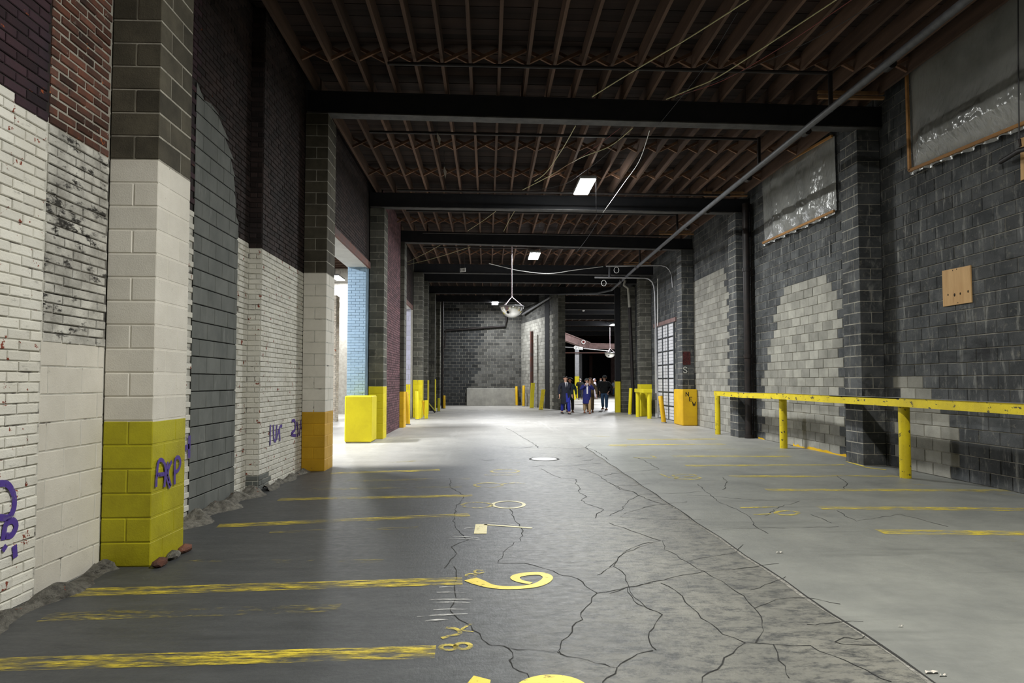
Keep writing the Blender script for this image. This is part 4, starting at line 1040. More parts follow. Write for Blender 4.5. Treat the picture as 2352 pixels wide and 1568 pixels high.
# ================================================================== FLOOR DETAIL: cracks, lines, numbers
def jitterline(pts, amp=.02):
    out = []
    for a, b_ in zip(pts, pts[1:]):
        n_ = max(2, int((b_ - a).length / .09)); d = (b_ - a); pr = Vector((-d.y, d.x, 0)).normalized()
        for i in range(n_): out.append(a + d * (i / n_) + (pr * random.uniform(-amp, amp) if i else Vector()))
    out.append(pts[-1]); return out
def crack(pl, base, sc, wd=.0065):
    pts = [fl(base[0] + x / sc, base[1] + y / sc) for x, y in pl]
    far = max(1.0, pts[len(pts) // 2].y / 7)
    L = jitterline(pts); b = MB()
    b.ribbon(L, [wd * min(far, 2.2) * random.uniform(.35, 1.5) for _ in L], 'crack', (0, 0, 1), .0022); b.build('crack', floor)
B6, S6 = (700, 950), 2.5375; B7, S7 = (1400, 950), 2.4706; B8, S8 = (1100, 960), 3.92
for pl in ([(845, 375), (850, 430), (930, 475), (885, 540), (870, 600), (875, 650), (905, 695), (955, 735)], [(955, 735), (855, 775), (885, 815), (850, 850), (815, 900)],
           [(870, 890), (885, 960), (875, 1040), (865, 1110), (850, 1150), (900, 1200), (970, 1235), (1020, 1280), (1075, 1345), (1120, 1350), (1185, 1365), (1215, 1420), (1205, 1455), (1250, 1500), (1310, 1540), (1370, 1590)],
           [(1185, 1365), (1300, 1375), (1450, 1390), (1480, 1395)],
           [(1540, 945), (1620, 980), (1705, 1045), (1670, 1100), (1610, 1160), (1620, 1200), (1560, 1240), (1535, 1300), (1490, 1350), (1480, 1380), (1530, 1415), (1650, 1435), (1750, 1460), (1820, 1480), (1760, 1540), (1735, 1590)],
           [(2030, 750), (1940, 780), (1850, 820), (1820, 860), (1800, 890), (1850, 920), (1870, 970), (1890, 1010), (1920, 1070), (1980, 1120), (2030, 1145)],
           [(1705, 1045), (1800, 1030), (1880, 1010), (1960, 995), (2030, 985)], [(1800, 890), (1740, 920), (1705, 940)], [(1820, 1480), (1870, 1440), (1940, 1400), (2030, 1380)],
           [(1190, 540), (1220, 610), (1265, 670), (1260, 740)], [(1220, 750), (1155, 810), (1150, 840), (1125, 870), (1280, 870), (1390, 900), (1480, 935), (1540, 945)]):
    crack(pl, B6, S6)
for pl in ([(0, 870), (70, 800), (130, 760), (230, 730), (300, 720), (310, 770), (380, 800), (440, 840), (500, 880), (560, 910), (640, 950), (720, 1010), (780, 1060), (820, 1100), (860, 1150), (865, 1200), (855, 1260), (830, 1300)],
           [(0, 1020), (100, 985), (200, 965), (350, 930), (500, 905), (560, 895), (700, 885), (820, 870), (960, 850)], [(100, 985), (130, 1040), (160, 1080), (230, 1110), (300, 1140), (260, 1190), (225, 1240), (230, 1300), (265, 1340)],
           [(440, 840), (540, 815), (640, 800), (720, 785), (760, 740)], [(820, 1105), (900, 1075), (1010, 1045), (1100, 1045), (1210, 1060), (1310, 1080)],
           [(770, 1300), (700, 1360), (640, 1420), (560, 1470), (525, 1527)], [(770, 1300), (640, 1250), (520, 1160), (430, 1070), (370, 1000), (290, 960)],
           [(770, 1300), (950, 1310), (1140, 1315), (1260, 1370), (1400, 1430), (1500, 1480), (1600, 1520)], [(800, 1000), (880, 970), (950, 945), (1000, 925)], [(1120, 1195), (1200, 1190), (1320, 1180), (1440, 1180)],
           [(1280, 1295), (1330, 1270), (1400, 1280), (1450, 1260)], [(1280, 1295), (1350, 1310), (1550, 1312)], [(0, 580), (70, 545), (110, 490), (170, 460), (260, 455), (430, 450), (520, 440)],
           [(60, 585), (200, 595), (350, 600), (520, 600)], [(80, 570), (200, 530), (330, 510), (440, 500)], [(0, 390), (60, 430), (130, 440), (200, 480), (300, 510)], [(640, 655), (820, 650), (1080, 645), (1300, 640)],
           [(0, 620), (90, 650), (200, 690), (290, 720)], [(500, 400), (560, 450), (620, 500), (720, 540), (800, 590), (830, 640), (900, 680)], [(880, 580), (960, 530), (1080, 495)], [(1290, 550), (1400, 610), (1520, 590), (1650, 570), (1800, 610), (1920, 640)],
           [(640, 360), (665, 390), (660, 420), (640, 430)], [(1290, 350), (1350, 400), (1320, 430)], [(440, 460), (600, 470), (820, 490), (1060, 495)], [(1140, 570), (1220, 600), (1260, 620)], [(930, 1310), (960, 1400), (1000, 1460), (1020, 1500)]):
    crack(pl, B7, S7)
for pl in ([(245, 90), (300, 115), (370, 160), (440, 200), (510, 240), (540, 270)], [(540, 270), (640, 262), (740, 268), (800, 275), (880, 275), (960, 265), (995, 235)], [(960, 265), (1040, 290), (1120, 340), (1170, 380)],
           [(560, 455), (620, 490), (680, 520), (740, 540), (830, 545), (880, 555), (865, 590), (905, 620), (905, 670), (970, 710), (920, 740), (980, 775), (1060, 800), (1125, 825), (1060, 860), (1050, 900)],
           [(900, 455), (1000, 480), (1080, 515), (1150, 570), (1220, 605), (1300, 640), (1380, 660), (1430, 690)], [(1120, 520), (1200, 500), (1400, 480), (1560, 465), (1620, 460), (1480, 375), (1390, 350)],
           [(0, 370), (60, 382), (140, 375)], [(480, 440), (560, 428), (700, 432), (860, 428), (960, 415), (1100, 405)], [(1240, 610), (1400, 605), (1540, 590)], [(930, 385), (1000, 380), (1030, 365)], [(860, 345), (940, 340)], [(280, 265), (380, 270), (480, 258)]):
    crack(pl, B8, S8)
# saw-cut slab joint along the whole lane
pts = [Vector((2.31 + .012 * math.sin(i * 1.7), 2.2 + i * .35, 0)) for i in range(38)]
b = MB(); b.ribbon(pts, [.016 * random.uniform(.6, 1.5) for _ in pts], 'crack', (0, 0, 1), .002); b.build('slab_joint', floor)
b = MB(); b.ribbon([p + Vector((-.02, 0, 0)) for p in pts], [.03 * random.uniform(.2, 1.4) for _ in pts], 'crack_edge', (0, 0, 1), .0014); b.build('slab_joint', floor)
def line(a, c, wd, mat):
    A, B = fl(*a), fl(*c); n_ = 8
    b = MB(); b.ribbon([A.lerp(B, i / n_) for i in range(n_ + 1)], wd, mat, (0, 0, 1), .0032); b.build('parking_line', floor)
for a, c, wd, m in (((-30, 1527), (1000, 1497), 0.18, 'paint_worn'), ((150, 1362), (1062, 1334), 0.19, 'paint_worn'), ((100, 1418), (780, 1396), 0.16, 'paint_faint'), ((430, 1290), (880, 1288), 0.11, 'paint_faint'), ((250, 1400), (420, 1395), 0.13, 'paint_faint'),
                    ((500, 1208), (1078, 1182), 0.18, 'paint_worn'), ((620, 1222), (960, 1212), 0.11, 'paint_faint'), ((640, 1147), (1085, 1138), 0.19, 'paint_worn'), ((690, 1124), (1060, 1118), 0.16, 'paint_faint'), ((760, 1087), (1010, 1079), 0.21, 'paint_worn'), ((740, 1105), (1080, 1099), 0.19, 'paint_faint'),
                    ((880, 1062), (1010, 1056), 0.22, 'paint_faint'),
                    ((1880, 1166), (2380, 1170), 0.21, 'paint_worn'), ((1760, 1125), (2360, 1126), 0.19, 'paint_worn'), ((1676, 1094), (2060, 1093), 0.21, 'paint_worn'), ((1574, 1069), (1945, 1068), 0.23, 'paint_worn'), ((1545, 1048), (1815, 1048), 0.25, 'paint_worn'),
                    ((1500, 1034), (1775, 1031), 0.22, 'paint_faint'), ((1400, 1022), (1665, 1020), 0.28, 'paint_worn'), ((1440, 1009), (1645, 1008), 0.28, 'paint_worn'), ((2020, 1221), (2400, 1225), 0.21, 'paint_worn'), ((2150, 1238), (2400, 1240), 0.13, 'paint_faint'), ((2100, 1112), (2352, 1140), 0.16, 'paint_faint')):
    line(a, c, wd, m)
def stroke(px, wd, mat, name='painted_number', smooth=True, parent=floor):
    pts = [fl(*p) for p in px]
    if smooth and len(pts) > 2:
        n_ = 6; pts2 = spline(pts, n_)
        ws = wd if not isinstance(wd, (list, tuple)) else list(np.interp(np.linspace(0, len(wd) - 1, len(pts2)), range(len(wd)), wd))
    else: pts2 = pts; ws = wd
    b = MB(); b.ribbon(pts2, ws, mat, (0, 0, 1), .0036); b.build(name, parent)
def loop(cx, cy, rx, ry, a0=0, a1=360, n=18): return [(cx + rx * math.cos(math.radians(a)), cy + ry * math.sin(math.radians(a))) for a in np.linspace(a0, a1, n)]
stroke([(1080, 1330), (1098, 1337), (1125, 1346), (1160, 1350), (1200, 1349), (1232, 1344), (1252, 1335), (1258, 1325), (1243, 1318), (1215, 1318), (1190, 1322), (1183, 1328), (1195, 1335), (1220, 1340)], [.12, .12, .08, .07, .07, .08, .085, .08, .08, .08, .08, .075, .06, .05], 'paint_solid')
stroke([(1106, 1204), (1103, 1226)], .13, 'paint_cream', smooth=False); stroke([(1112, 1205), (1160, 1208), (1222, 1213)], .045, 'paint_cream')
stroke(loop(1095, 1160, 34, 6.5), .045, 'paint_thin'); stroke(loop(1168, 1159, 36, 8), .045, 'paint_cream')
stroke(loop(1122, 1114, 32, 5), .05, 'paint_thin'); stroke([(1150, 1111), (1185, 1109), (1205, 1111)], .045, 'paint_thin')
stroke(loop(1160, 1082, 32, 4), .05, 'paint_thin'); stroke([(1112, 1091), (1195, 1091)], .05, 'paint_thin', smooth=False); stroke([(1120, 1062), (1195, 1062)], .07, 'paint_faint', smooth=False)
stroke(loop(1268, 1590, 66, 30, 190, 350, 12), .10, 'paint_solid'); stroke([(1080, 1562), (1106, 1566), (1100, 1590)], .10, 'paint_solid', smooth=False)
stroke(loop(1030, 1487, 18, 6), .03, 'paint_thin'); stroke(loop(1064, 1484, 17, 7), .03, 'paint_thin'); stroke([(1024, 1442), (1048, 1445), (1056, 1455), (1030, 1462), (1014, 1466)], .03, 'paint_thin'); stroke([(1085, 1432), (1060, 1447), (1088, 1451)], .02, 'paint_thin')
stroke(loop(1082, 1322, 11, 4), .025, 'paint_thin'); stroke(loop(1100, 1313, 10, 4), .025, 'paint_thin')
for a, c in (((1008, 1349), (1075, 1347)), ((1003, 1361), (1070, 1362)), ((985, 1378), (1085, 1377)), ((990, 1384), (1080, 1384)), ((995, 1401), (1070, 1400)), ((957, 1417), (1075, 1410)), ((975, 1427), (1030, 1423)), ((1040, 1232), (1100, 1236)), ((1030, 1238), (1105, 1240)), ((1066, 1214), (1090, 1212)), ((1065, 1197), (1190, 1206))):
    stroke([a, ((a[0] + c[0]) / 2, (a[1] + c[1]) / 2 - 1), c], [.008, .03, .006], 'paint_white', 'chalk_mark')
# right-hand bay numbers
stroke([(1700, 1166), (1786, 1164)], .05, 'paint_thin', smooth=False); stroke([(1732, 1182), (1772, 1180)], .05, 'paint_thin', smooth=False); stroke(loop(1808, 1178, 26, 5), .05, 'paint_thin')
stroke([(1515, 1088), (1545, 1098), (1590, 1100)], .05, 'paint_thin'); stroke(loop(1572, 1092, 26, 3.2), .045, 'paint_thin'); stroke(loop(1580, 1098, 30, 3.2), .045, 'paint_thin')
stroke([(1450, 1051), (1505, 1052), (1495, 1046)], .05, 'paint_thin'); stroke([(1395, 1023), (1440, 1026)], .06, 'paint_thin', smooth=False); stroke([(1360, 1001), (1400, 1002)], .07, 'paint_thin', smooth=False)
# yellow slop along the foot of the right wall
for (a, c, wd) in (((1905, 1039), (1944, 1046), .09), ((1842, 1026), (1905, 1038), .06), ((1740, 1004), (1790, 1013), .05), ((1945, 1060), (1984, 1071), .06), ((1985, 1073), (2035, 1079), .05), ((2240, 1106), (2352, 1133), .05)):
    A, B = fl(*a), fl(*c); b = MB(); b.ribbon([A.lerp(B, t) for t in np.linspace(0, 1, 6)], wd, 'paint_solid', (0, 0, 1), .004); b.build('paint_slop', floor)
for (y0, y1, X, h0) in ((12.35, 15.4, XR - .013, .06), (17.0, 17.4, XR - .013, .04)):
    n_ = 24; lo = [(X, y0 + (y1 - y0) * i / n_, 0) for i in range(n_ + 1)]; hi = [(X, y0 + (y1 - y0) * i / n_, h0 * random.uniform(.15, 1.3)) for i in range(n_ + 1)]
    b = MB(); b.raw(lo + hi, [(i + 1, i, n_ + 1 + i, n_ + 2 + i) for i in range(n_)], 'yellow_amber'); b.build('paint_slop', wall_right)
# manhole cover
c = fl(1250, 1054); o = empty('manhole_cover', c, 'pale round manhole cover set in the cracked floor', 'manhole cover')
b = MB(); b.lathe([(0, .006), (.25, .006), (.26, .003), (.26, 0)], 'manhole', 28, Matrix.Translation(c)); b.build('lid', o, c)
b = MB(); b.lathe([(.265, .004), (.30, .004), (.31, 0)], 'crack', 28, Matrix.Translation(c)); b.build('ring', o, c)
# litter flakes
for i, (px_, py_, s_, lb) in enumerate(((1790, 1270, .03, 'pale flake of paper lying on the slab joint halfway up the lane'), (2138, 1546, .035, 'curled pale paper scrap lying near the slab joint'), (2068, 1440, .015, 'tiny pale paper scrap on the smooth right-hand slab'), (2165, 1553, .02, 'small torn scrap next to the curled paper'))):
    c = fl(px_, py_); b = MB(); k = 5; top = []; 
    for j in range(k + 1): top += [(c.x - s_ + 2 * s_ * j / k, c.y - s_ * .3, .004 + .012 * abs(math.sin(j))), (c.x - s_ + 2 * s_ * j / k + .01, c.y + s_ * .3, .004 + .01 * abs(math.cos(j)))]
    b.raw(top, [(2 * j, 2 * j + 2, 2 * j + 3, 2 * j + 1) for j in range(k)], 'paper'); tag(b.build('paper_scrap', None, c), lb, 'scrap')

# ---- rubble ledge along the left wall
def ledge(y0, y1, x0, w_, h_, label):
    n_ = int((y1 - y0) / .05); m_ = 7; vs = []
    for i in range(n_ + 1):
        for j in range(m_ + 1):
            t = j / m_; e = math.sin(math.pi * min(1, t * 1.0 + .18)) if j < m_ else 0
            vs.append((x0 + w_ * t * (1 + .35 * math.sin(i * .37)) + random.uniform(-.012, .012), y0 + (y1 - y0) * i / n_ + random.uniform(-.01, .01), max(-.01, h_ * e * (1 + .5 * math.sin(i * .53 + 1)) * random.uniform(.65, 1.25)) if j < m_ else -.01))
    b = MB(); b.raw(vs, [(i * (m_ + 1) + j, i * (m_ + 1) + j + 1, (i + 1) * (m_ + 1) + j + 1, (i + 1) * (m_ + 1) + j) for i in range(n_) for j in range(m_)], 'rubble')
    tag(b.build('rubble_ledge', None, (x0, y0, 0)), label, 'rubble', None, 'stuff')
ledge(3.0, 5.54, XL + .04, .19, .055, 'crumbled concrete ledge along the foot of the white brick wall')
ledge(6.2, 9.26, -3.375, .31, .07, 'crumbled rubble along the foot of the grey block infill')
ledge(9.32, 11.28, XL + .04, .14, .05, 'crumbled rubble by the white wall with purple graffiti')
for i, (x_, y_, m_, lb) in enumerate(((-2.755, 5.60, 'brick_rough', 'broken red brick stub under the corner of the olive yellow pier'), (-2.755, 6.05, 'brick_rough', 'smaller broken brick under the side of the olive yellow pier'), (-2.755, 5.83, 'rubble', 'mortar lump between the broken bricks under the pier'))):
    bm = bmesh.new(); bmesh.ops.create_icosphere(bm, subdivisions=2, radius=1)
    for v in bm.verts: v.co *= random.uniform(.85, 1.12)
    b = MB(); b.bm(bm, m_, Matrix.Translation((x_, y_, .03)) @ Matrix.Diagonal((.05, .10, .04, 1)).to_4x4()); bm.free()
    tag(b.build('brick_lump', None, (x_, y_, .03)), lb, 'rubble')

# ---- purple spray writing on the left wall and pier
def spray(pts_px, X, wd, par, n=(1, 0, 0), off=.016):
    pts = [wx(*p, X) for p in pts_px]; b = MB(); b.ribbon(spline(pts, 4) if len(pts) > 2 else pts, wd, 'spray_purple', n, off); b.build('spray_stroke', par)
for st in ([(356, 1118), (361, 1062), (372, 1058), (378, 1078), (375, 1118)], [(359, 1090), (376, 1088)], [(383, 1060), (381, 1090), (388, 1120)], [(392, 1058), (383, 1085), (390, 1116)], [(399, 1112), (400, 1058), (408, 1050), (412, 1062), (408, 1078), (400, 1084)]):
    spray(st, PL, .035, P1, off=.010)
for st in ([(418, 1060), (419, 1002)], [(431, 1052), (432, 1000)], [(418, 1030), (432, 1024)]): spray(st, -3.41, .06, wall_left)
for st in ([(618, 1022), (619, 975)], [(626, 975), (627, 1008), (632, 1012)], [(634, 975), (632, 1010), (639, 985)], [(641, 1012), (640, 982), (646, 978)]): spray(st, XL, .05, wall_left)
for st in ([(668, 967), (675, 966), (676, 985), (669, 993), (668, 998), (678, 1000)], [(680, 968), (683, 996), (680, 1000)], [(686, 1000), (689, 964)], [(695, 1000), (694, 966), (690, 985)]): spray(st, XL, .05, wall_left)
for st in ([(-10, 1110), (12, 1112), (26, 1135), (27, 1165), (15, 1187), (-10, 1188)], [(2, 1240), (8, 1205), (24, 1195), (32, 1208), (22, 1228), (8, 1230)], [(2, 1255), (8, 1262)], [(28, 1252), (30, 1280)]): spray(st, XL, .045, wall_left)

# ================================================================== PEOPLE
def skin_mesh(verts, edges, root, sub=1):
    """grow one continuous surface over a joint skeleton: verts = [(co, rx, ry)]"""
    me = bpy.data.meshes.new('skeleton'); me.from_pydata([v[0] for v in verts], edges, []); o = bpy.data.objects.new('skeleton', me); COL.objects.link(o)
    o.modifiers.new('skin', 'SKIN'); sm = o.modifiers.new('sub', 'SUBSURF'); sm.levels = sub; sm.render_levels = sub
    for i, v in enumerate(verts):
        d = me.skin_vertices[0].data[i]; d.radius = (v[1], v[2] if len(v) > 2 else v[1]); d.use_root = (i == root)
    dg = bpy.context.evaluated_depsgraph_get(); dg.update()
    out = bpy.data.meshes.new_from_object(o.evaluated_get(dg)); bpy.data.objects.remove(o); bpy.data.meshes.remove(me)
    return out
def person(base, face_deg, h, label, skin, top, legs, shoes, hair, pose='walk', coat_len=.95, hairstyle='short', extras=(), stride=.14, tmat=None):
    k = h / 1.76; o = empty('person', base, label, 'person')
    R = Matrix.Translation(base) @ Matrix.Rotation(math.radians(face_deg), 4, 'Z') @ Matrix.Diagonal((k * 1.2, k * 1.12, k, 1))     # local: faces -y
    s = stride
    J = dict(pelvis=(0, 0, .96), belly=(0, -.005, 1.10), chest=(0, 0, 1.30), neck0=(0, .005, 1.46), neck=(0, -.005, 1.53), jaw=(0, -.02, 1.585), head=(0, -.012, 1.655), crown=(0, 0, 1.725))
    for sd, nm, st in ((-1, 'R', s), (1, 'L', -s)):
        J['hip' + nm] = (sd * .095, 0, .92); J['knee' + nm] = (sd * .10, st * .55 - .03, .50); J['ankle' + nm] = (sd * .10, st, .095 + (.03 if st > 0 else 0)); J['toe' + nm] = (sd * .115, st - .13, .035)
        J['sh' + nm] = (sd * .185, .005, 1.42)
        if pose == 'face': J['el' + nm] = (sd * .27, -.10, 1.20); J['wr' + nm] = (sd * .08, -.25, 1.46); hd = Vector((-sd * .35, -.25, .9)).normalized()
        elif pose == 'pocket': J['el' + nm] = (sd * .31, .07, 1.14); J['wr' + nm] = (sd * .20, -.08, .94); hd = Vector((-sd * .3, -.3, -.9)).normalized()
        elif pose == 'fold': J['el' + nm] = (sd * .26, -.03, 1.15); J['wr' + nm] = (-sd * .02, -.20, 1.18); hd = Vector((-sd * 1, -.1, .1)).normalized()
        else: J['el' + nm] = (sd * .275, .03 - st * .3, 1.13); J['wr' + nm] = (sd * .28, -.06 - st * .7, .88); hd = Vector((0, -.15, -1)).normalized()
        J['hd' + nm] = hd
    V, E_, I = [], [], {}
    def add(n, co, r, r2=None, to=None):
        I[n] = len(V); V.append((tuple(co), r, r2 or r))
        if to: E_.append((I[to], I[n]))
    add('pelvis', J['pelvis'], .135, .10); add('belly', J['belly'], .125, .095, 'pelvis'); add('chest', J['chest'], .15, .10, 'belly'); add('neck0', J['neck0'], .07, .06, 'chest')
    add('neck', J['neck'], .052, .055, 'neck0'); add('jaw', J['jaw'], .060, .078, 'neck'); add('head', J['head'], .078, .095, 'jaw'); add('crown', J['crown'], .055, .07, 'head')
    for nm, sd in (('R', -1), ('L', 1)):
        add('hip' + nm, J['hip' + nm], .085, None, 'pelvis'); add('knee' + nm, J['knee' + nm], .055, None, 'hip' + nm); add('ankle' + nm, J['ankle' + nm], .038, None, 'knee' + nm); add('toe' + nm, J['toe' + nm], .030, None, 'ankle' + nm)
        add('sh' + nm, J['sh' + nm], .060, None, 'chest'); add('el' + nm, J['el' + nm], .042, None, 'sh' + nm); add('wr' + nm, J['wr' + nm], .027, None, 'el' + nm)
        w_ = Vector(J['wr' + nm]); d = J['hd' + nm]; side = Vector((0, -1, 0)) if abs(d.y) < .6 else Vector((1, 0, 0)); side = (side - d * side.dot(d)).normalized(); bend = d.cross(side).normalized() * (-sd)
        add('palm' + nm, w_ + d * .055, .034, .020, 'wr' + nm)
        for f, (off, ln) in enumerate(((.028, .072), (.010, .082), (-.009, .076), (-.027, .060))):
            a = w_ + d * .095 + side * off; m_ = a + d * ln * .55 + bend * .012; t_ = a + d * ln * .85 + bend * .04
            add('f%d0' % f + nm, a, .0095, None, 'palm' + nm); add('f%d1' % f + nm, m_, .0088, None, 'f%d0' % f + nm); add('f%d2' % f + nm, t_, .0075, None, 'f%d1' % f + nm)
        a = w_ + d * .05 + side * .040; add('t0' + nm, a, .011, None, 'palm' + nm); add('t1' + nm, a + d * .035 + side * .016 + bend * .01, .0095, None, 't0' + nm); add('t2' + nm, a + d * .06 + side * .012 + bend * .02, .008, None, 't1' + nm)
    def finish(me, name, mat, par=o):
        me.transform(Matrix.Translation(-Vector(base)) @ R); me.materials.clear(); me.materials.append(MATS[mat])
        for p in me.polygons: p.use_smooth = True
        ob = bpy.data.objects.new(name, me); COL.objects.link(ob); ob.location = base; attach(ob, par); return ob
    body = finish(skin_mesh(V, E_, 0), 'body', skin)
    # trousers
    V, E_, I = [], [], {}
    add('pelvis', (0, 0, 1.0), .15, .115)
    add('seat', (0, .01, .92), .15, .12, 'pelvis')
    for nm in 'RL':
        add('hip' + nm, Vector(J['hip' + nm]) - Vector((0, 0, .06)), .098, None, 'seat'); add('knee' + nm, J['knee' + nm], .078, None, 'hip' + nm); a = Vector(J['ankle' + nm]); add('ankle' + nm, a + Vector((0, 0, .0)), .066, None, 'knee' + nm)
    finish(skin_mesh(V, E_, 0), 'trousers', legs)
    # coat or jacket with sleeves
    V, E_, I = [], [], {}
    add('chest', (0, 0, 1.30), .185, .135); add('sho', (0, .005, 1.43), .15, .10, 'chest'); add('neck', (0, .01, 1.50), .075, .075, 'sho'); add('waist', (0, 0, 1.10), .175, .135, 'chest'); add('hipc', (0, 0, .95), .19, .15, 'waist')
    z = .95
    if coat_len > .3:
        add('hem1', (0, 0, .95 - (coat_len - .3) * .5), .20, .165, 'hipc'); add('hem', (0, 0, .95 - (coat_len - .3)), .205, .18, 'hem1'); add('hem2', (0, 0, .95 - (coat_len - .3) - .02), .205, .18, 'hem')
    for nm in 'RL':
        add('sh' + nm, Vector(J['sh' + nm]) + Vector((0, 0, -.01)), .082, None, 'chest'); add('el' + nm, J['el' + nm], .064, None, 'sh' + nm); add('wr' + nm, Vector(J['wr' + nm]) * .9 + Vector(J['el' + nm]) * .1, .048, None, 'el' + nm)
    finish(skin_mesh(V, E_, 0), 'coat' if coat_len > .5 else 'jacket', top)
    def local_mesh(mb, name, par=o):
        b = MB(); b.v = [tuple(R @ Vector(p)) for p in mb.v]; b.f = mb.f; b.m = mb.m; b.mats = mb.mats; b.sm = mb.sm
        return b.build(name, par, base)
    def ell(c, r, mat, name, cut=None, n=14, noise=0):
        b = MB(); bm = bmesh.new(); bmesh.ops.create_uvsphere(bm, u_segments=n, v_segments=n - 2, radius=1)
        for v in bm.verts: v.co = Vector((v.co.x * r[0], v.co.y * r[1], v.co.z * r[2])) * (1 + random.uniform(-noise, noise)) + Vector(c)
        if cut: bmesh.ops.delete(bm, geom=[v for v in bm.verts if cut(v.co)], context='VERTS')
        b.bm(bm, mat, None, True); bm.free(); return local_mesh(b, name)
    for sd in (-1, 1):
        ell((sd * .032, -.100, 1.672), (.015, .008, .008), 'eye_dark', 'eye', n=8); ell((sd * .085, .005, 1.65), (.012, .022, .032), skin, 'ear', n=8)
    ell((0, -.118, 1.640), (.014, .020, .026), skin, 'nose', n=8); ell((0, -.104, 1.598), (.026, .008, .008), 'lip', 'mouth', n=8)
    facecut = lambda q: (q.y < -.045 and q.z < 1.705)
    if hairstyle == 'short': ell((0, .012, 1.675), (.094, .112, .096), hair, 'hair', lambda q: facecut(q) or q.z < 1.60)
    elif hairstyle == 'curly': ell((0, .03, 1.665), (.155, .14, .145), hair, 'hair', lambda q: q.y < -.05 and q.z < 1.71 and abs(q.x) < .08, noise=.06)
    elif hairstyle == 'long':
        ell((0, .012, 1.675), (.098, .115, .098), hair, 'hair', facecut)
        b = MB(); b.tube([(-.085, .01, 1.69), (-.10, .0, 1.58), (-.115, -.03, 1.45), (-.10, -.06, 1.32)], [.03, .045, .05, .02], hair, 8); local_mesh(b, 'hair_lock')
        b = MB(); b.tube([(.085, .01, 1.69), (.10, .0, 1.58), (.115, -.03, 1.45), (.10, -.06, 1.32)], [.03, .045, .05, .02], hair, 8); local_mesh(b, 'hair_lock')
    elif hairstyle in ('cap', 'beanie'):
        ell((0, .012, 1.66), (.094, .110, .09), hair, 'hair', lambda q: facecut(q) or q.z < 1.59)
        ell((0, .005, 1.695), (.104, .122, .095), 'cap_knit', 'cap', lambda q: q.z < 1.69 - .02 * (q.y > 0))
        if hairstyle == 'cap':
            b = MB(); b.raw([(-.08, -.09, 1.695), (.08, -.09, 1.695), (.055, -.19, 1.675), (-.055, -.19, 1.675), (-.08, -.09, 1.708), (.08, -.09, 1.708), (.055, -.19, 1.685), (-.055, -.19, 1.685)], [(3, 2, 1, 0), (4, 5, 6, 7), (0, 1, 5, 4), (1, 2, 6, 5), (2, 3, 7, 6), (3, 0, 4, 7)], 'cap_knit'); local_mesh(b, 'cap_brim')
    elif hairstyle == 'hood': ell((0, .02, 1.67), (.115, .125, .125), top, 'hood', lambda q: q.y < -.04 and abs(q.x) < .09 and q.z < 1.74)
    for nm, sd in (('R', -1), ('L', 1)):
        a = Vector(J['ankle' + nm]); zb = a.z - .095
        b = MB(); prof = [((-.045, .085), .03), ((-.048, .0), .055), ((-.050, -.09), .045), ((-.042, -.175), .028), ((-.02, -.205), .02)]
        vs = []
        for (hx, yy), hh in prof:
            hx = abs(hx); vs += [(a.x - hx, a.y + yy, zb), (a.x + hx, a.y + yy, zb), (a.x + hx * .7, a.y + yy, zb + hh + .02), (a.x - hx * .7, a.y + yy, zb + hh + .02)]
        fs = [(0, 1, 2, 3), (19, 18, 17, 16)] + [(4 * i + j, 4 * i + 4 + j, 4 * i + 4 + (j + 1) % 4, 4 * i + (j + 1) % 4) for i in range(4) for j in range(4)]
        b.raw(vs, fs, shoes, True); local_mesh(b, 'shoe')
    for e_ in extras:
        b = MB()
        if e_ == 'shirt_tie':
            b.raw([(-.055, -.118, 1.485), (.055, -.118, 1.485), (.012, -.152, 1.20), (-.012, -.152, 1.20)], [(0, 3, 2, 1)], 'cloth_shirt'); local_mesh(b, 'shirt_front')
            b = MB(); b.raw([(-.016, -.128, 1.47), (.016, -.128, 1.47), (.020, -.160, 1.22), (0, -.162, 1.19), (-.020, -.160, 1.22)], [(0, 4, 3, 2, 1)], 'cloth_coat'); local_mesh(b, 'tie')
        elif e_ == 'shirt':
            b.raw([(-.04, -.115, 1.47), (.04, -.115, 1.47), (.03, -.158, 1.25), (.028, -.162, 1.0), (-.028, -.162, 1.0), (-.03, -.158, 1.25)], [(0, 5, 4, 3, 2, 1)], 'cloth_shirt'); local_mesh(b, 'shirt_front')
        elif e_ == 'opening':   # coat hangs open over the trousers
            b.raw([(-.03, -.165, .98), (.03, -.165, .98), (.075, -.195, .55), (-.02, -.195, .55)], [(0, 3, 2, 1)], legs); local_mesh(b, 'coat_opening')
        elif e_ == 'camera':
            b.cbox(-.065, .065, -.31, -.24, 1.545, 1.63, 'ink_black', .01); c_ = local_mesh(b, 'camera_body'); b = MB(); b.tube([(0, -.31, 1.585), (0, -.37, 1.585)], .035, 'ink_black', 12); local_mesh(b, 'camera_lens')
        elif e_ == 'scarf': b.lathe([(.085, 1.47), (.095, 1.50), (.08, 1.535)], 'cloth_shirt', 14); local_mesh(b, 'scarf')
    return o
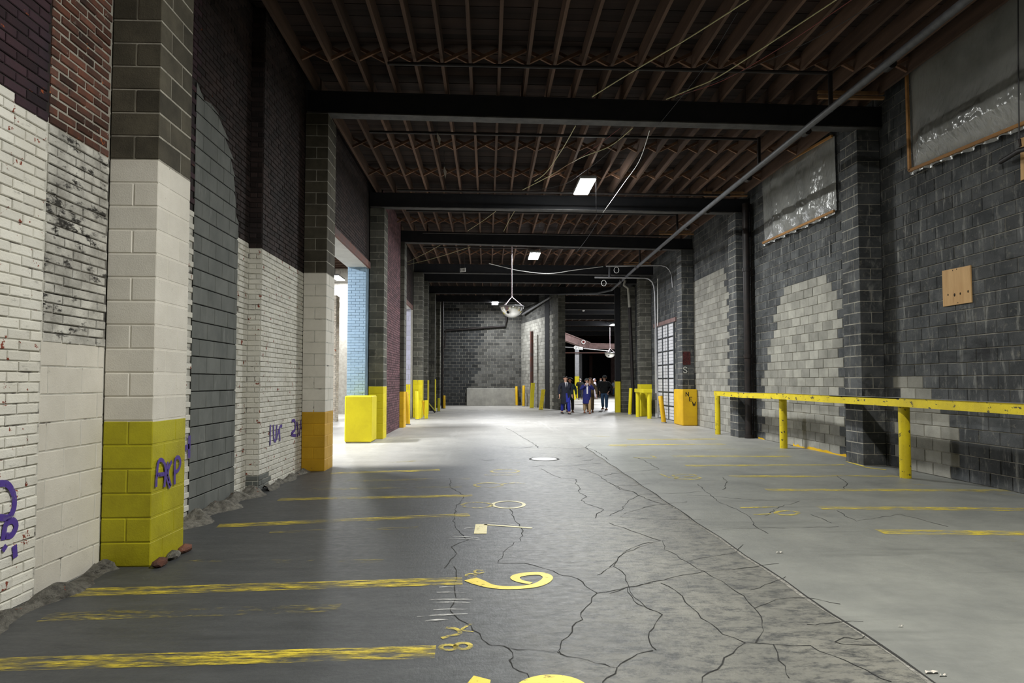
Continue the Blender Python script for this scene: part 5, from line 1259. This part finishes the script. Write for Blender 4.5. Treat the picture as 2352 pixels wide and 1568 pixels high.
person(fl(1299, 950.5), 8, 1.80, 'man in a dark overcoat, white shirt and tie with bright blue trousers, walking', 'skin_light', 'cloth_coat', 'cloth_bluesuit', 'shoe_dark', 'hair_dark', 'walk', .78, 'short', ('shirt_tie', 'opening'), .17)
person(fl(1309, 946.5), 5, 1.72, 'woman with big dark curly hair in dark green coat, half hidden by the overcoat man', 'skin_brown', 'cloth_green', 'cloth_black', 'shoe_brown', 'hair_dark', 'walk', .6, 'curly', (), .10)
person(fl(1348.5, 949.5), -4, 1.69, 'person in royal blue coat, khaki trousers and knit cap, hands at face', 'skin_light', 'cloth_navy', 'cloth_khaki', 'shoe_brown', 'hair_brown', 'face', .74, 'beanie', ('shirt', 'scarf'), .12)
person(fl(1355.5, 946.5), -8, 1.74, 'woman with long auburn hair in an olive brown coat behind the blue coat', 'skin_light', 'cloth_olive', 'cloth_olive', 'shoe_brown', 'hair_brown', 'walk', .5, 'long', (), .08)
person(fl(1332.5, 917.5), 165, 1.82, 'person in dark clothes with back turned, before the yellow-footed post', 'skin_light', 'cloth_black', 'cloth_coat', 'shoe_dark', 'hair_grey', 'fold', .35, 'short', (), .05)
person(fl(1366, 916.5), 70, 1.80, 'man in a pale grey hooded sweatshirt and grey trousers standing far back', 'skin_brown', 'cloth_grey', 'cloth_grey', 'shoe_dark', 'hair_dark', 'walk', .3, 'hood', (), .06)
person(fl(1389, 941.5), -28, 1.87, 'man in a black jacket, jeans and dark cap looking aside with hands in pockets', 'skin_light', 'cloth_black', 'cloth_jean', 'shoe_brown', 'hair_dark', 'pocket', .36, 'cap', (), .07)
person(fl(1380, 912.5), -40, 1.92, 'person mostly hidden behind the man in the black jacket', 'skin_light', 'cloth_black', 'cloth_black', 'shoe_dark', 'hair_dark', 'walk', .35, 'short', ('scarf',), .06)
person(fl(1411.5, 909), 30, 1.75, 'distant person in pale blue beside the wide pale post', 'skin_light', 'cloth_pale', 'cloth_jean', 'shoe_dark', 'hair_dark', 'walk', .3, 'short', (), .06)

flush_masonry()
